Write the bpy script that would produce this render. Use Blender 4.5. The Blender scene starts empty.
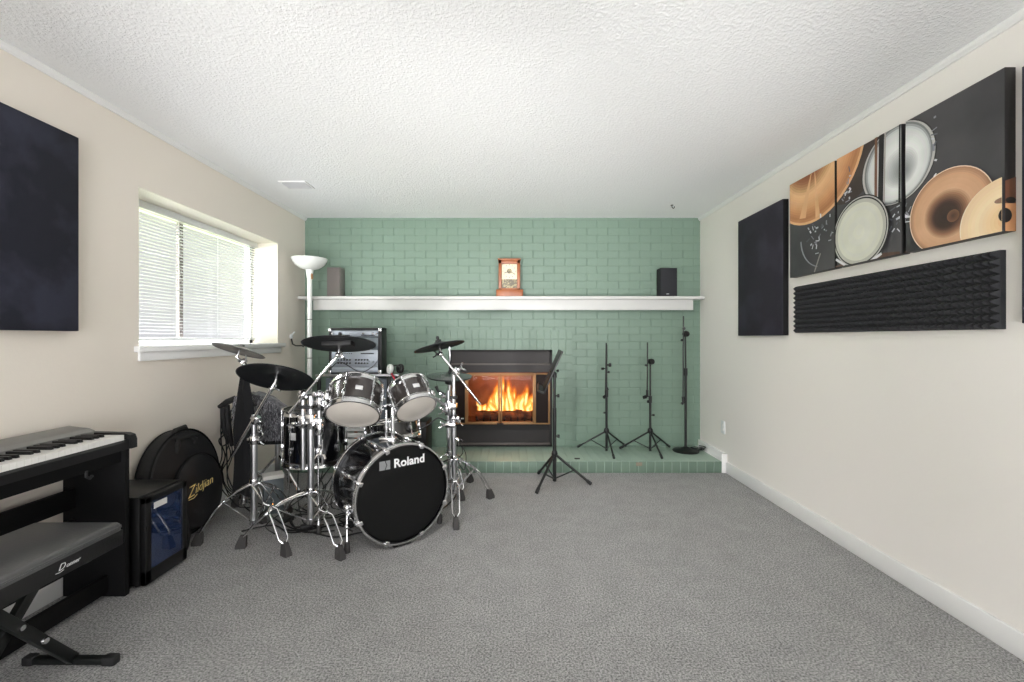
import bpy, bmesh, math, random
from mathutils import Vector, Matrix
random.seed(7)
C = bpy.context.scene.collection
PI = math.pi
V = Vector
F, CX, CY, CZ = 440.0, 512.0, 338.0, 1.192     # focal length (px), vanishing point, eye height
XL, XR, YB, H = -2.09, 1.9, 4.444, 2.404        # left wall, right wall, back wall, ceiling
YR = -3.0                                       # wall behind the camera
HZ, HY = 0.1015, 3.885                          # hearth top, hearth front

def W(px, py, Y):
    return V(((px - CX) * Y / F, Y, CZ - (py - CY) * Y / F))

# ------------------------------------------------------------------ materials
def lin(c):
    c /= 255.0
    return c / 12.92 if c <= 0.04045 else ((c + 0.055) / 1.055) ** 2.4
def rgb(r, g, b): return (lin(r), lin(g), lin(b), 1.0)

def mat(name, col, rough=0.6, metal=0.0, spec=0.5, bump=None, mix=None, coat=0.0):
    """bump=(scale, strength[, detail]); mix=(col2, scale, lo, hi) noise-mottled second colour"""
    m = bpy.data.materials.new(name); m.use_nodes = True
    nt = m.node_tree; b = nt.nodes['Principled BSDF']
    b.inputs['Base Color'].default_value = col
    b.inputs['Roughness'].default_value = rough
    b.inputs['Metallic'].default_value = metal
    b.inputs['Specular IOR Level'].default_value = spec
    b.inputs['Coat Weight'].default_value = coat
    if bump or mix:
        tc = nt.nodes.new('ShaderNodeTexCoord')
    if mix:
        n = nt.nodes.new('ShaderNodeTexNoise'); n.inputs['Scale'].default_value = mix[1]; n.inputs['Detail'].default_value = 4
        r = nt.nodes.new('ShaderNodeValToRGB')
        r.color_ramp.elements[0].position = mix[2]; r.color_ramp.elements[1].position = mix[3]
        r.color_ramp.elements[0].color = col; r.color_ramp.elements[1].color = mix[0]
        nt.links.new(tc.outputs['Object'], n.inputs['Vector']); nt.links.new(n.outputs['Fac'], r.inputs['Fac'])
        nt.links.new(r.outputs['Color'], b.inputs['Base Color'])
    if bump:
        n = nt.nodes.new('ShaderNodeTexNoise'); n.inputs['Scale'].default_value = bump[0]
        n.inputs['Detail'].default_value = bump[2] if len(bump) > 2 else 3
        bp = nt.nodes.new('ShaderNodeBump'); bp.inputs['Strength'].default_value = bump[1]; bp.inputs['Distance'].default_value = 0.01
        nt.links.new(tc.outputs['Object'], n.inputs['Vector']); nt.links.new(n.outputs['Fac'], bp.inputs['Height'])
        nt.links.new(bp.outputs['Normal'], b.inputs['Normal'])
    return m

def brick_mat(name, axes, bw, rh, offset=0.5, c1=rgb(119, 141, 126), c2=rgb(121, 143, 128), cm=rgb(116, 138, 123), mort=0.005, shift=(0, 0), wv=1.0, wh=0.3):
    """painted brick; axes picks which object coordinates run along and up the courses"""
    m = bpy.data.materials.new(name); m.use_nodes = True
    nt = m.node_tree; b = nt.nodes['Principled BSDF']; L = nt.links.new
    b.inputs['Roughness'].default_value = 0.42; b.inputs['Specular IOR Level'].default_value = 0.4
    tc = nt.nodes.new('ShaderNodeTexCoord'); sp = nt.nodes.new('ShaderNodeSeparateXYZ'); cb = nt.nodes.new('ShaderNodeCombineXYZ')
    L(tc.outputs['Object'], sp.inputs[0])
    for k in (0, 1):
        ad = nt.nodes.new('ShaderNodeMath'); ad.operation = 'ADD'; ad.inputs[1].default_value = shift[k]
        L(sp.outputs[axes[k]], ad.inputs[0]); L(ad.outputs[0], cb.inputs[k])
    nz = nt.nodes.new('ShaderNodeTexNoise'); nz.inputs['Scale'].default_value = 9; L(tc.outputs['Object'], nz.inputs['Vector'])
    mx = nt.nodes.new('ShaderNodeMix'); mx.data_type = 'VECTOR'; mx.inputs['Factor'].default_value = 0.006
    L(cb.outputs[0], mx.inputs['A']); L(nz.outputs['Color'], mx.inputs['B'])
    br = nt.nodes.new('ShaderNodeTexBrick'); br.offset = offset; br.offset_frequency = 2; br.squash = 1
    br.inputs['Scale'].default_value = 1; br.inputs['Brick Width'].default_value = bw; br.inputs['Row Height'].default_value = rh
    br.inputs['Mortar Size'].default_value = mort; br.inputs['Mortar Smooth'].default_value = 0.6; br.inputs['Bias'].default_value = 0
    br.inputs['Color1'].default_value = c1; br.inputs['Color2'].default_value = c2; br.inputs['Mortar'].default_value = cm
    L(mx.outputs['Result'], br.inputs['Vector']); L(br.outputs['Color'], b.inputs['Base Color'])
    n2 = nt.nodes.new('ShaderNodeTexNoise'); n2.inputs['Scale'].default_value = 40; n2.inputs['Detail'].default_value = 3; L(tc.outputs['Object'], n2.inputs['Vector'])
    def mth(op, *ins):
        n = nt.nodes.new('ShaderNodeMath'); n.operation = op
        for k, v in enumerate(ins):
            if isinstance(v, (int, float)): n.inputs[k].default_value = v
            else: L(v, n.inputs[k])
        return n.outputs[0]
    s2 = nt.nodes.new('ShaderNodeSeparateXYZ'); L(mx.outputs['Result'], s2.inputs[0])
    row = mth('DIVIDE', s2.outputs['Y'], rh); rfl = mth('FLOOR', row)
    odd = mth('MULTIPLY', mth('MODULO', mth('ABSOLUTE', rfl), 2.0), offset)
    uu = mth('FRACT', mth('ADD', mth('DIVIDE', s2.outputs['X'], bw), odd)); vv = mth('FRACT', row)
    def joint(t, size):                                    # 1 in the joint, 0 on the brick face
        e = mth('MULTIPLY', mth('SUBTRACT', 0.5, mth('ABSOLUTE', mth('SUBTRACT', t, 0.5))), size)
        r = nt.nodes.new('ShaderNodeMapRange'); r.interpolation_type = 'SMOOTHSTEP'
        r.inputs['From Min'].default_value = mort * .4; r.inputs['From Max'].default_value = mort * 1.3; r.inputs['To Min'].default_value = 1; r.inputs['To Max'].default_value = 0
        L(e, r.inputs['Value']); return r.outputs['Result']
    ht = mth('MAXIMUM', mth('MULTIPLY', joint(uu, bw), wv), mth('MULTIPLY', joint(vv, rh), wh))
    s = nt.nodes.new('ShaderNodeMath'); s.operation = 'MULTIPLY_ADD'; s.inputs[1].default_value = -1.0
    L(ht, s.inputs[0])
    q = nt.nodes.new('ShaderNodeMath'); q.operation = 'MULTIPLY'; q.inputs[1].default_value = 0.35; L(n2.outputs['Fac'], q.inputs[0]); L(q.outputs[0], s.inputs[2])
    bp = nt.nodes.new('ShaderNodeBump'); bp.inputs['Strength'].default_value = 0.8; bp.inputs['Distance'].default_value = 0.006
    L(s.outputs[0], bp.inputs['Height']); L(bp.outputs['Normal'], b.inputs['Normal'])
    return m

def emit(name, col, strength):
    m = bpy.data.materials.new(name); m.use_nodes = True; nt = m.node_tree
    nt.nodes.remove(nt.nodes['Principled BSDF'])
    e = nt.nodes.new('ShaderNodeEmission'); e.inputs[0].default_value = col; e.inputs[1].default_value = strength
    nt.links.new(e.outputs[0], nt.nodes['Material Output'].inputs[0]); return m

def glass(name, fac=0.08, tint=(1, 1, 1, 1), rough=0.02):
    m = bpy.data.materials.new(name); m.use_nodes = True; nt = m.node_tree
    nt.nodes.remove(nt.nodes['Principled BSDF'])
    t = nt.nodes.new('ShaderNodeBsdfTransparent'); t.inputs[0].default_value = tint
    g = nt.nodes.new('ShaderNodeBsdfGlossy'); g.inputs['Roughness'].default_value = rough
    x = nt.nodes.new('ShaderNodeMixShader'); x.inputs[0].default_value = fac
    nt.links.new(t.outputs[0], x.inputs[1]); nt.links.new(g.outputs[0], x.inputs[2])
    nt.links.new(x.outputs[0], nt.nodes['Material Output'].inputs[0]); return m

M = dict(
    wall_left=mat('beige_wall_paint', rgb(236, 228, 216), 0.75, bump=(60, 0.04)),
    wall_right=mat('pale_beige_wall_paint', rgb(242, 238, 232), 0.7, bump=(60, 0.04)),
    reveal=mat('cream_reveal_paint', rgb(238, 233, 218), 0.7),
    white=mat('white_trim_paint', rgb(240, 240, 238), 0.4),
    vinyl=mat('white_vinyl', rgb(236, 238, 238), 0.35),
    brick=brick_mat('painted_brick', (0, 2), 0.215, 0.0765),
    soldier=brick_mat('painted_soldier_brick', (0, 2), 0.072, 0.215, 0.0, wv=0.5),
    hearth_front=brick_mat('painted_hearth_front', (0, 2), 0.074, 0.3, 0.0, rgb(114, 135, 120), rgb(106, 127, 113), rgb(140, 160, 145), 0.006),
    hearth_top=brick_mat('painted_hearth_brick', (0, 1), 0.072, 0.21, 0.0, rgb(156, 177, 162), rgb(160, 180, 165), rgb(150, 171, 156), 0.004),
    mantel=mat('white_mantel_paint', rgb(206, 206, 203), 0.4),
    black=mat('black_plastic', rgb(12, 12, 13), 0.45),
    blackm=mat('matte_black', rgb(8, 8, 9), 0.7, spec=0.25),
    satin=mat('satin_black_metal', rgb(14, 17, 16), 0.4, 0.0),
    gloss=mat('gloss_black_lacquer', rgb(12, 12, 15), 0.12, coat=0.6),
    grey_lacq=mat('smoked_grey_lacquer', rgb(50, 46, 44), 0.2, coat=0.5),
    rubber=mat('dark_rubber', rgb(27, 27, 28), 0.6),
    rubber_foot=mat('grey_rubber', rgb(58, 56, 55), 0.75),
    chrome=mat('chrome', rgb(222, 222, 224), 0.14, 1.0),
    dull=mat('brushed_steel', rgb(190, 191, 193), 0.32, 1.0),
    hoop=mat('chrome_hoop', rgb(228, 228, 228), 0.2, 1.0),
    head_white=mat('white_mesh_drumhead', rgb(190, 184, 175), 0.6),
    head_black=mat('black_drumhead', rgb(7, 8, 8), 0.5, spec=0.25),
    cymbal_black=mat('black_rubber_cymbal', rgb(17, 19, 22), 0.42),
    cymbal_grey=mat('grey_cymbal', rgb(128, 128, 128), 0.35, 0.6),
    cymbal_green=mat('smoked_cymbal', rgb(46, 52, 51), 0.22, coat=0.4),
    badge=mat('silver_badge', rgb(214, 214, 214), 0.3, 0.5),
    logo=mat('white_lettering', rgb(226, 226, 226), 0.5),
    logo_grey=mat('grey_lettering', rgb(128, 130, 130), 0.5),
    gold=mat('gold_thread', rgb(255, 228, 150), 0.5),
    nylon=mat('black_nylon', rgb(22, 22, 24), 0.62, bump=(160, 0.25)),
    nylon2=mat('black_nylon_pocket', rgb(28, 28, 30), 0.55, bump=(160, 0.2)),
    navy=mat('navy_fabric', rgb(20, 22, 35), 0.85, mix=(rgb(44, 46, 62), 4.0, 0.44, 0.60), bump=(220, 0.2)),
    navy2=mat('dark_violet_fabric', rgb(34, 32, 43), 0.8, mix=(rgb(50, 48, 61), 3.5, 0.44, 0.60), bump=(220, 0.2)),
    navy_edge=mat('dark_fabric_edge', rgb(10, 10, 12), 0.85),
    foam=mat('charcoal_foam', rgb(43, 44, 47), 0.9, bump=(200, 0.2)),
    key_white=mat('ivory_keys', rgb(238, 236, 231), 0.3),
    piano_top=mat('dark_silver_plastic', rgb(122, 122, 120), 0.38, 0.3),
    leather_lit=mat('black_vinyl_lit', rgb(80, 80, 80), 0.28, bump=(120, 0.08)),  # black vinyl lightened to grey, light on the seat top put in
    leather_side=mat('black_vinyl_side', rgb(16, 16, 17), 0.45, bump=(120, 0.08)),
    brass=mat('antique_brass', rgb(150, 112, 72), 0.4, 0.4),
    firemetal=mat('black_fireplace_metal', rgb(36, 32, 31), 0.5, 0.2),
    firedark=mat('dark_fireplace_recess', rgb(24, 22, 21), 0.7),
    fireback=mat('fire_brick', rgb(150, 96, 62), 0.9, mix=(rgb(124, 74, 46), 7, 0.4, 0.65)),
    log=mat('charred_log', rgb(120, 68, 42), 0.9, mix=(rgb(70, 40, 28), 14, 0.4, 0.6), bump=(30, 0.6)),
    cherry=mat('cherry_wood', rgb(170, 100, 56), 0.35, mix=(rgb(146, 80, 42), 9, 0.4, 0.7)),
    dial=mat('cream_dial', rgb(240, 230, 200), 0.5),
    dial_dark=mat('dark_etched_glass', rgb(96, 88, 66), 0.3, mix=(rgb(178, 166, 122), 60, 0.48, 0.6)),
    speaker_grey=mat('taupe_speaker_cloth', rgb(112, 106, 102), 0.85, bump=(300, 0.2)),
    speaker_side=mat('grey_speaker_cabinet', rgb(128, 124, 119), 0.6),
    speaker_black=mat('charcoal_speaker_cloth', rgb(40, 41, 45), 0.85, bump=(300, 0.2)),
    lampwhite=mat('white_enamel', rgb(234, 236, 232), 0.3),
    steelface=mat('silver_rack_panel', rgb(152, 159, 167), 0.35, 0.4),
    darkface=mat('grey_rack_panel', rgb(96, 104, 108), 0.4, 0.3),
    greyblue=mat('grey_blue_cabinet', rgb(120, 130, 140), 0.5),
    fur=mat('grey_faux_fur', rgb(92, 92, 96), 0.95, mix=(rgb(130, 130, 134), 30, 0.4, 0.65), bump=(70, 0.8)), fur_light=mat('pale_fur_strands', rgb(186, 186, 190), 0.8), fur_dark=mat('dark_fur_strands', rgb(52, 52, 56), 0.8),
    cloth_black=mat('black_cloth', rgb(11, 12, 15), 0.9),
    paper=mat('white_paper', rgb(232, 230, 224), 0.7),
    cable=mat('black_cable', rgb(20, 20, 21), 0.5),
    redplug=mat('red_plug', rgb(190, 36, 60), 0.4),
    lip=mat('silver_grey_panel_lip', rgb(136, 136, 134), 0.4, 0.3),
    darkglass=mat('smoked_glass', rgb(30, 18, 13), 0.5, spec=0.15),
    ledge=mat('grey_ledge_metal', rgb(92, 86, 82), 0.45, 0.3),
    blueglass=mat('tinted_blue_glass', rgb(32, 48, 82), 0.03, coat=1.0),
    seethrough=glass('window_glass', 0.06),
    fireglass=glass('fire_glass', 0.008, (0.98, 0.95, 0.92, 1)),
    hookdark=mat('dark_hook', rgb(60, 56, 52), 0.5),
    leaf=mat('leaf_green', rgb(92, 132, 60), 0.6),
    twig=mat('twig_brown', rgb(96, 74, 52), 0.8),
    lawn=mat('garden_soil', rgb(74, 66, 52), 0.95, mix=(rgb(70, 86, 48), 8, 0.4, 0.6)),
    printbg=mat('print_charcoal', rgb(54, 53, 56), 0.45, mix=(rgb(92, 90, 92), 1.4, 0.38, 0.66)),
    printcopper=mat('print_copper', rgb(206, 150, 104), 0.5, mix=(rgb(150, 92, 56), 5, 0.42, 0.66)),
    printbronze=mat('print_bronze', rgb(190, 140, 100), 0.5, mix=(rgb(148, 100, 66), 6, 0.42, 0.66)),
    printtan=mat('print_tan', rgb(238, 208, 166), 0.5, mix=(rgb(216, 168, 116), 5, 0.45, 0.7)),
    printorange=mat('print_orange', rgb(206, 150, 104), 0.5),
    printhead=mat('print_drumhead', rgb(206, 206, 192), 0.5),
    printhead2=mat('print_drumhead_grey', rgb(190, 194, 192), 0.5, mix=(rgb(112, 116, 116), 3.4, 0.42, 0.64)),
    printrim=mat('print_rim', rgb(196, 194, 190), 0.4),
    printdark=mat('print_black', rgb(30, 28, 28), 0.5),
    printbrown=mat('print_brown', rgb(110, 70, 50), 0.5),
    printpale=mat('print_pale', rgb(225, 225, 228), 0.5),
)

def carpet():
    m = bpy.data.materials.new('grey_fleck_carpet'); m.use_nodes = True; nt = m.node_tree; b = nt.nodes['Principled BSDF']; L = nt.links.new
    b.inputs['Roughness'].default_value = 1.0; b.inputs['Specular IOR Level'].default_value = 0.1
    tc = nt.nodes.new('ShaderNodeTexCoord')
    def noise(s, d=3):
        n = nt.nodes.new('ShaderNodeTexNoise'); n.inputs['Scale'].default_value = s; n.inputs['Detail'].default_value = d; n.inputs['Roughness'].default_value = 0.75
        L(tc.outputs['Object'], n.inputs['Vector']); return n
    a, c = noise(130, 6), noise(7, 5)
    r = nt.nodes.new('ShaderNodeValToRGB'); e = r.color_ramp.elements
    e[0].position, e[1].position = 0.38, 0.62; e[0].color = rgb(98, 98, 98); e[1].color = rgb(200, 199, 197)
    L(a.outputs['Fac'], r.inputs['Fac'])
    r2 = nt.nodes.new('ShaderNodeValToRGB'); e = r2.color_ramp.elements
    e[0].position, e[1].position = 0.3, 0.7; e[0].color = (0.86, 0.86, 0.86, 1); e[1].color = (1.06, 1.06, 1.06, 1)
    L(c.outputs['Fac'], r2.inputs['Fac'])
    x = nt.nodes.new('ShaderNodeMix'); x.data_type = 'RGBA'; x.blend_type = 'MULTIPLY'; x.inputs['Factor'].default_value = 1
    L(r.outputs['Color'], x.inputs['A']); L(r2.outputs['Color'], x.inputs['B']); L(x.outputs['Result'], b.inputs['Base Color'])
    bp = nt.nodes.new('ShaderNodeBump'); bp.inputs['Strength'].default_value = 0.6; bp.inputs['Distance'].default_value = 0.006
    L(a.outputs['Fac'], bp.inputs['Height']); L(bp.outputs['Normal'], b.inputs['Normal'])
    return m
def popcorn():
    m = bpy.data.materials.new('popcorn_ceiling'); m.use_nodes = True; nt = m.node_tree; b = nt.nodes['Principled BSDF']; L = nt.links.new
    b.inputs['Roughness'].default_value = 1.0; b.inputs['Specular IOR Level'].default_value = 0.1
    b.inputs['Base Color'].default_value = rgb(247, 248, 248)
    tc = nt.nodes.new('ShaderNodeTexCoord')
    n = nt.nodes.new('ShaderNodeTexNoise'); n.inputs['Scale'].default_value = 75; n.inputs['Detail'].default_value = 3; n.inputs['Roughness'].default_value = 0.6
    L(tc.outputs['Object'], n.inputs['Vector'])
    r = nt.nodes.new('ShaderNodeValToRGB'); r.color_ramp.elements[0].position, r.color_ramp.elements[1].position = 0.42, 0.66
    L(n.outputs['Fac'], r.inputs['Fac'])
    bp = nt.nodes.new('ShaderNodeBump'); bp.inputs['Strength'].default_value = 0.38; bp.inputs['Distance'].default_value = 0.008
    L(r.outputs['Color'], bp.inputs['Height']); L(bp.outputs['Normal'], b.inputs['Normal'])
    return m
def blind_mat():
    m = bpy.data.materials.new('shaded_blind_slat'); m.use_nodes = True; nt = m.node_tree; L = nt.links.new
    b = nt.nodes['Principled BSDF']; b.inputs['Base Color'].default_value = rgb(140, 143, 143); b.inputs['Roughness'].default_value = 0.45  # white slats painted grey, their shade against the sky put into the colour
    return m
def flame_mat(name, low, high, strength, op_low, op_high):
    """glowing gas, thinner and redder towards the tip (object height), torn by noise"""
    m = bpy.data.materials.new(name); m.use_nodes = True; nt = m.node_tree; L = nt.links.new
    nt.nodes.remove(nt.nodes['Principled BSDF'])
    tc = nt.nodes.new('ShaderNodeTexCoord'); sp = nt.nodes.new('ShaderNodeSeparateXYZ'); L(tc.outputs['Object'], sp.inputs[0])
    n = nt.nodes.new('ShaderNodeTexNoise'); n.inputs['Scale'].default_value = 18; n.inputs['Detail'].default_value = 4; L(tc.outputs['Object'], n.inputs['Vector'])
    h = nt.nodes.new('ShaderNodeMath'); h.operation = 'MULTIPLY_ADD'; h.inputs[1].default_value = 2.0; L(sp.outputs['Z'], h.inputs[0])
    q = nt.nodes.new('ShaderNodeMath'); q.operation = 'MULTIPLY_ADD'; q.inputs[1].default_value = 2.2; q.inputs[2].default_value = -1.0
    L(n.outputs['Fac'], q.inputs[0]); L(q.outputs[0], h.inputs[2])
    r = nt.nodes.new('ShaderNodeValToRGB'); e = r.color_ramp.elements
    e[0].position, e[0].color = 0.0, low; e[1].position, e[1].color = 0.9, high
    L(h.outputs[0], r.inputs['Fac'])
    em = nt.nodes.new('ShaderNodeEmission'); em.inputs[1].default_value = strength; L(r.outputs['Color'], em.inputs[0])
    t = nt.nodes.new('ShaderNodeBsdfTransparent')
    mr = nt.nodes.new('ShaderNodeMapRange'); mr.inputs['From Min'].default_value = 0.0; mr.inputs['From Max'].default_value = 0.8
    mr.inputs['To Min'].default_value = 1 - op_low; mr.inputs['To Max'].default_value = 1 - op_high; L(h.outputs[0], mr.inputs['Value'])
    x = nt.nodes.new('ShaderNodeMixShader'); L(mr.outputs['Result'], x.inputs[0]); L(em.outputs[0], x.inputs[1]); L(t.outputs[0], x.inputs[2])
    L(x.outputs[0], nt.nodes['Material Output'].inputs[0]); return m
M['flame_outer'] = flame_mat('flame_outer', (1, .34, .05, 1), (1, .16, .01, 1), 1.3, .22, .06)
M['flame_mid'] = flame_mat('flame_mid', (1, .55, .12, 1), (1, .32, .03, 1), 2.0, .34, .10)
M['flame_core'] = flame_mat('flame_core', (1, .86, .48, 1), (1, .62, .18, 1), 3.2, .5, .2)
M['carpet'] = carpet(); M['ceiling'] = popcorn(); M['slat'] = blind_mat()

# ------------------------------------------------------------------ mesh builder
class MB:
    def __init__(s, m=None): s.bm = bmesh.new(); s.M = m or Matrix()
    def _v(s, p): return s.bm.verts.new(s.M @ V(p))
    def _f(s, vs, mi=0, smooth=False):
        try:
            f = s.bm.faces.new(vs); f.material_index = mi; f.smooth = smooth
        except ValueError: pass
    def box(s, lo, hi, bev=0.0, mi=0, m=None, seg=2):
        t = bmesh.new()
        bmesh.ops.create_cube(t, size=1.0)
        lo, hi = V(lo), V(hi)
        for v in t.verts: v.co = V([(lo[k] + hi[k]) / 2 + v.co[k] * (hi[k] - lo[k]) for k in range(3)])
        if bev: bmesh.ops.bevel(t, geom=t.edges[:], offset=bev, segments=seg, affect='EDGES', profile=0.5)
        mm = m or Matrix()
        mp = {v: s._v(mm @ v.co) for v in t.verts}
        for f in t.faces: s._f([mp[v] for v in f.verts], mi, bool(bev))
        t.free(); return s
    def ring_loft(s, rings, mi=0, cap=True, smooth=True, closed=False):
        vs = [[s._v(p) for p in r] for r in rings]; n = len(vs[0])
        rng = range(len(vs)) if closed else range(len(vs) - 1)
        for i in rng:
            a, b = vs[i], vs[(i + 1) % len(vs)]
            for k in range(n): s._f([a[k], a[(k + 1) % n], b[(k + 1) % n], b[k]], mi, smooth)
        if cap and not closed: s._f(vs[0][::-1], mi); s._f(vs[-1], mi)
        return s
    def tube(s, pts, r, seg=8, mi=0, closed=False, flat=1.0):
        pts = [V(p) for p in pts]; n = len(pts)
        rs = r if isinstance(r, (list, tuple)) else [r] * n
        up = None; rings = []
        for i, p in enumerate(pts):
            if closed: d = pts[(i + 1) % n] - pts[i - 1]
            else: d = pts[min(i + 1, n - 1)] - pts[max(i - 1, 0)]
            if d.length < 1e-9: d = V((0, 0, 1))
            d.normalize()
            if up is None:
                up = V((0, 0, 1)) if abs(d.z) < 0.9 else V((1, 0, 0))
            a = up - d * up.dot(d)
            if a.length < 1e-6: a = d.orthogonal()
            a.normalize(); b = d.cross(a); up = a
            rings.append([p + a * math.cos(2 * PI * k / seg) * rs[i] * flat + b * math.sin(2 * PI * k / seg) * rs[i] for k in range(seg)])
        return s.ring_loft(rings, mi, True, True, closed)
    def lathe(s, prof, seg=32, mi=0, m=None, smooth=True):
        """profile [(r, z)...] spun about z; closed by its own ends"""
        mm = m or Matrix(); rows = []
        for r, z in prof:
            if r < 1e-6: rows.append([s._v(mm @ V((0, 0, z)))])
            else: rows.append([s._v(mm @ V((r * math.cos(2 * PI * k / seg), r * math.sin(2 * PI * k / seg), z))) for k in range(seg)])
        for a, b in zip(rows, rows[1:]):
            for k in range(seg):
                k2 = (k + 1) % seg
                if len(a) == 1 and len(b) == 1: continue
                if len(a) == 1: s._f([a[0], b[k2], b[k]], mi, smooth)
                elif len(b) == 1: s._f([a[k], a[k2], b[0]], mi, smooth)
                else: s._f([a[k], a[k2], b[k2], b[k]], mi, smooth)
        return s
    def ball(s, c, r, seg=12, mi=0, sc=(1, 1, 1)):
        n = 8
        m = Matrix.Translation(V(c)) @ Matrix.Diagonal(V((sc[0], sc[1], sc[2], 1)))
        return s.lathe([(r * math.sin(PI * i / n), -r * math.cos(PI * i / n)) for i in range(n + 1)], seg, mi, m)
    def poly(s, pts, mi=0): s._f([s._v(p) for p in pts], mi); return s
    def prism(s, pts, d, mi=0):
        """polygon pts (3-D, planar) extruded by vector d"""
        d = V(d); a = [s._v(p) for p in pts]; b = [s._v(V(p) + d) for p in pts]; n = len(a)
        s._f(a[::-1], mi); s._f(b, mi)
        for k in range(n): s._f([a[k], a[(k + 1) % n], b[(k + 1) % n], b[k]], mi)
        return s
    def mesh(s, me, m, mi=0):
        vs = [s._v(m @ v.co) for v in me.vertices]
        for p in me.polygons: s._f([vs[i] for i in p.vertices], mi)
        return s

def obj(name, mb, mats, parent=None, label=None, smooth_angle=40):
    me = bpy.data.meshes.new(name)
    loc = V((0, 0, 0))
    p = parent
    while p is not None: loc += p.location; p = p.parent
    bmesh.ops.recalc_face_normals(mb.bm, faces=mb.bm.faces[:])
    if parent is None:                                     # a thing that is one mesh: origin at its base
        cs = [v.co for v in mb.bm.verts]
        lo = V([min(c[k] for c in cs) for k in range(3)]); hi = V([max(c[k] for c in cs) for k in range(3)])
        loc = V(((lo.x + hi.x) / 2, (lo.y + hi.y) / 2, lo.z))
    for v in mb.bm.verts: v.co -= loc
    mb.bm.to_mesh(me); mb.bm.free()
    for m in (mats if isinstance(mats, (list, tuple)) else [mats]): me.materials.append(M[m] if isinstance(m, str) else m)
    try: me.set_sharp_from_angle(angle=math.radians(smooth_angle))
    except Exception: pass
    o = bpy.data.objects.new(name, me); C.objects.link(o)
    if parent is None: o.location = loc
    else: o.parent = parent
    if label: o['label'] = label
    return o
def tag(o, label, cat, group=None):
    o['label'] = label; o['category'] = cat
    if group: o['group'] = group
    return o
def thing(name, loc, label, cat, group=None):
    o = bpy.data.objects.new(name, None); C.objects.link(o); o.location = V(loc); o.empty_display_size = 0.1
    return tag(o, label, cat, group)
def struct(name, mb, mats, parent=None):
    me = bpy.data.meshes.new(name)                          # structure keeps world coordinates (its textures use them)
    bmesh.ops.recalc_face_normals(mb.bm, faces=mb.bm.faces[:]); mb.bm.to_mesh(me); mb.bm.free()
    for m in (mats if isinstance(mats, (list, tuple)) else [mats]): me.materials.append(M[m])
    o = bpy.data.objects.new(name, me); C.objects.link(o); o.parent = parent
    if parent is None: o['kind'] = 'structure'
    return o
def dup_tree(root, loc):
    r = root.copy(); C.objects.link(r); r.location = V(loc)
    for ch in list(root.children):
        c = ch.copy(); C.objects.link(c); c.parent = r
        for g in list(ch.children):
            d = g.copy(); C.objects.link(d); d.parent = c
    return r
def look(n, at=(0, 0, 0), roll=0.0):
    """matrix taking local z to n"""
    q = V((0, 0, 1)).rotation_difference(V(n).normalized())
    return Matrix.Translation(V(at)) @ q.to_matrix().to_4x4() @ Matrix.Rotation(roll, 4, 'Z')
def frame(o, x, y):
    """matrix with origin o, local x and y along the given directions"""
    x = V(x).normalized(); y = V(y); y = (y - x * y.dot(x)).normalized(); z = x.cross(y)
    m = Matrix((x, y, z)).transposed().to_4x4(); m.translation = V(o); return m
def text_mesh(s, size=1.0, shear=0.0, ext=0.0, bold=0.0):
    cu = bpy.data.curves.new('lettering', 'FONT'); cu.body = s; cu.size = size; cu.shear = shear; cu.extrude = ext; cu.offset = bold
    cu.align_x = 'CENTER'; cu.align_y = 'CENTER'; cu.resolution_u = 3
    o = bpy.data.objects.new('lettering', cu); C.objects.link(o)
    bpy.context.view_layer.update()
    me = bpy.data.meshes.new_from_object(o.evaluated_get(bpy.context.evaluated_depsgraph_get()))
    bpy.data.objects.remove(o); return me

# ================================================================== the room
T = 0.15
WY0, WY1, WZ0, WZ1 = 2.459, 3.93, 1.147, 2.042          # window opening in the left wall
RD = 0.225                                              # depth of its reveal
struct('floor', MB().box((XL - T, YR - T, -0.1), (XR + T, YB + 0.3, 0)), 'carpet')
struct('ceiling', MB().box((XL - 0.4, YR - T, H), (XR + T, YB + 0.3, H + 0.1)), 'ceiling')
X0 = XL - 0.275
mb = MB()
mb.box((X0, YR - T, 0), (XL, WY0, H)).box((X0, WY1, 0), (XL, YB + 0.3, H)).box((X0, WY0, 0), (XL, WY1, WZ0 - 0.035)).box((X0, WY0, WZ1), (XL, WY1, H))
struct('wall_left', mb, 'wall_left')
struct('wall_right', MB().box((XR, YR - T, 0), (XR + T, YB + 0.3, H)), 'wall_right')
# back wall, with the firebox opening
FX0, FX1, FZ0, FZ1 = -0.625, 0.402, 0.115, 1.065
mb = MB()
mb.box((XL, YB, 0), (FX0, YB + 0.3, H)).box((FX1, YB, 0), (XR, YB + 0.3, H)).box((FX0, YB, FZ1), (FX1, YB + 0.3, H)).box((FX0, YB, 0), (FX1, YB + 0.3, FZ0 - 0.005))
struct('wall_back', mb, 'brick')
# wall behind the camera with a wide garden door
GX0, GX1, GZ1 = -1.75, 1.6, 2.1
mb = MB()
mb.box((XL, YR - T, 0), (GX0, YR, H)).box((GX1, YR - T, 0), (XR, YR, H)).box((GX0, YR - T, GZ1), (GX1, YR, H))
struct('wall_rear', mb, 'wall_right')
mb = MB()
for x0, x1 in ((GX0, GX0 + 0.05), (GX1 - 0.05, GX1), (-0.1, -0.04)): mb.box((x0, YR - 0.1, 0.02), (x1, YR - 0.04, GZ1))
mb.box((GX0, YR - 0.1, GZ1 - 0.05), (GX1, YR - 0.04, GZ1)).box((GX0, YR - 0.1, 0.0), (GX1, YR - 0.04, 0.05))
struct('door_1', mb, 'white')

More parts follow.
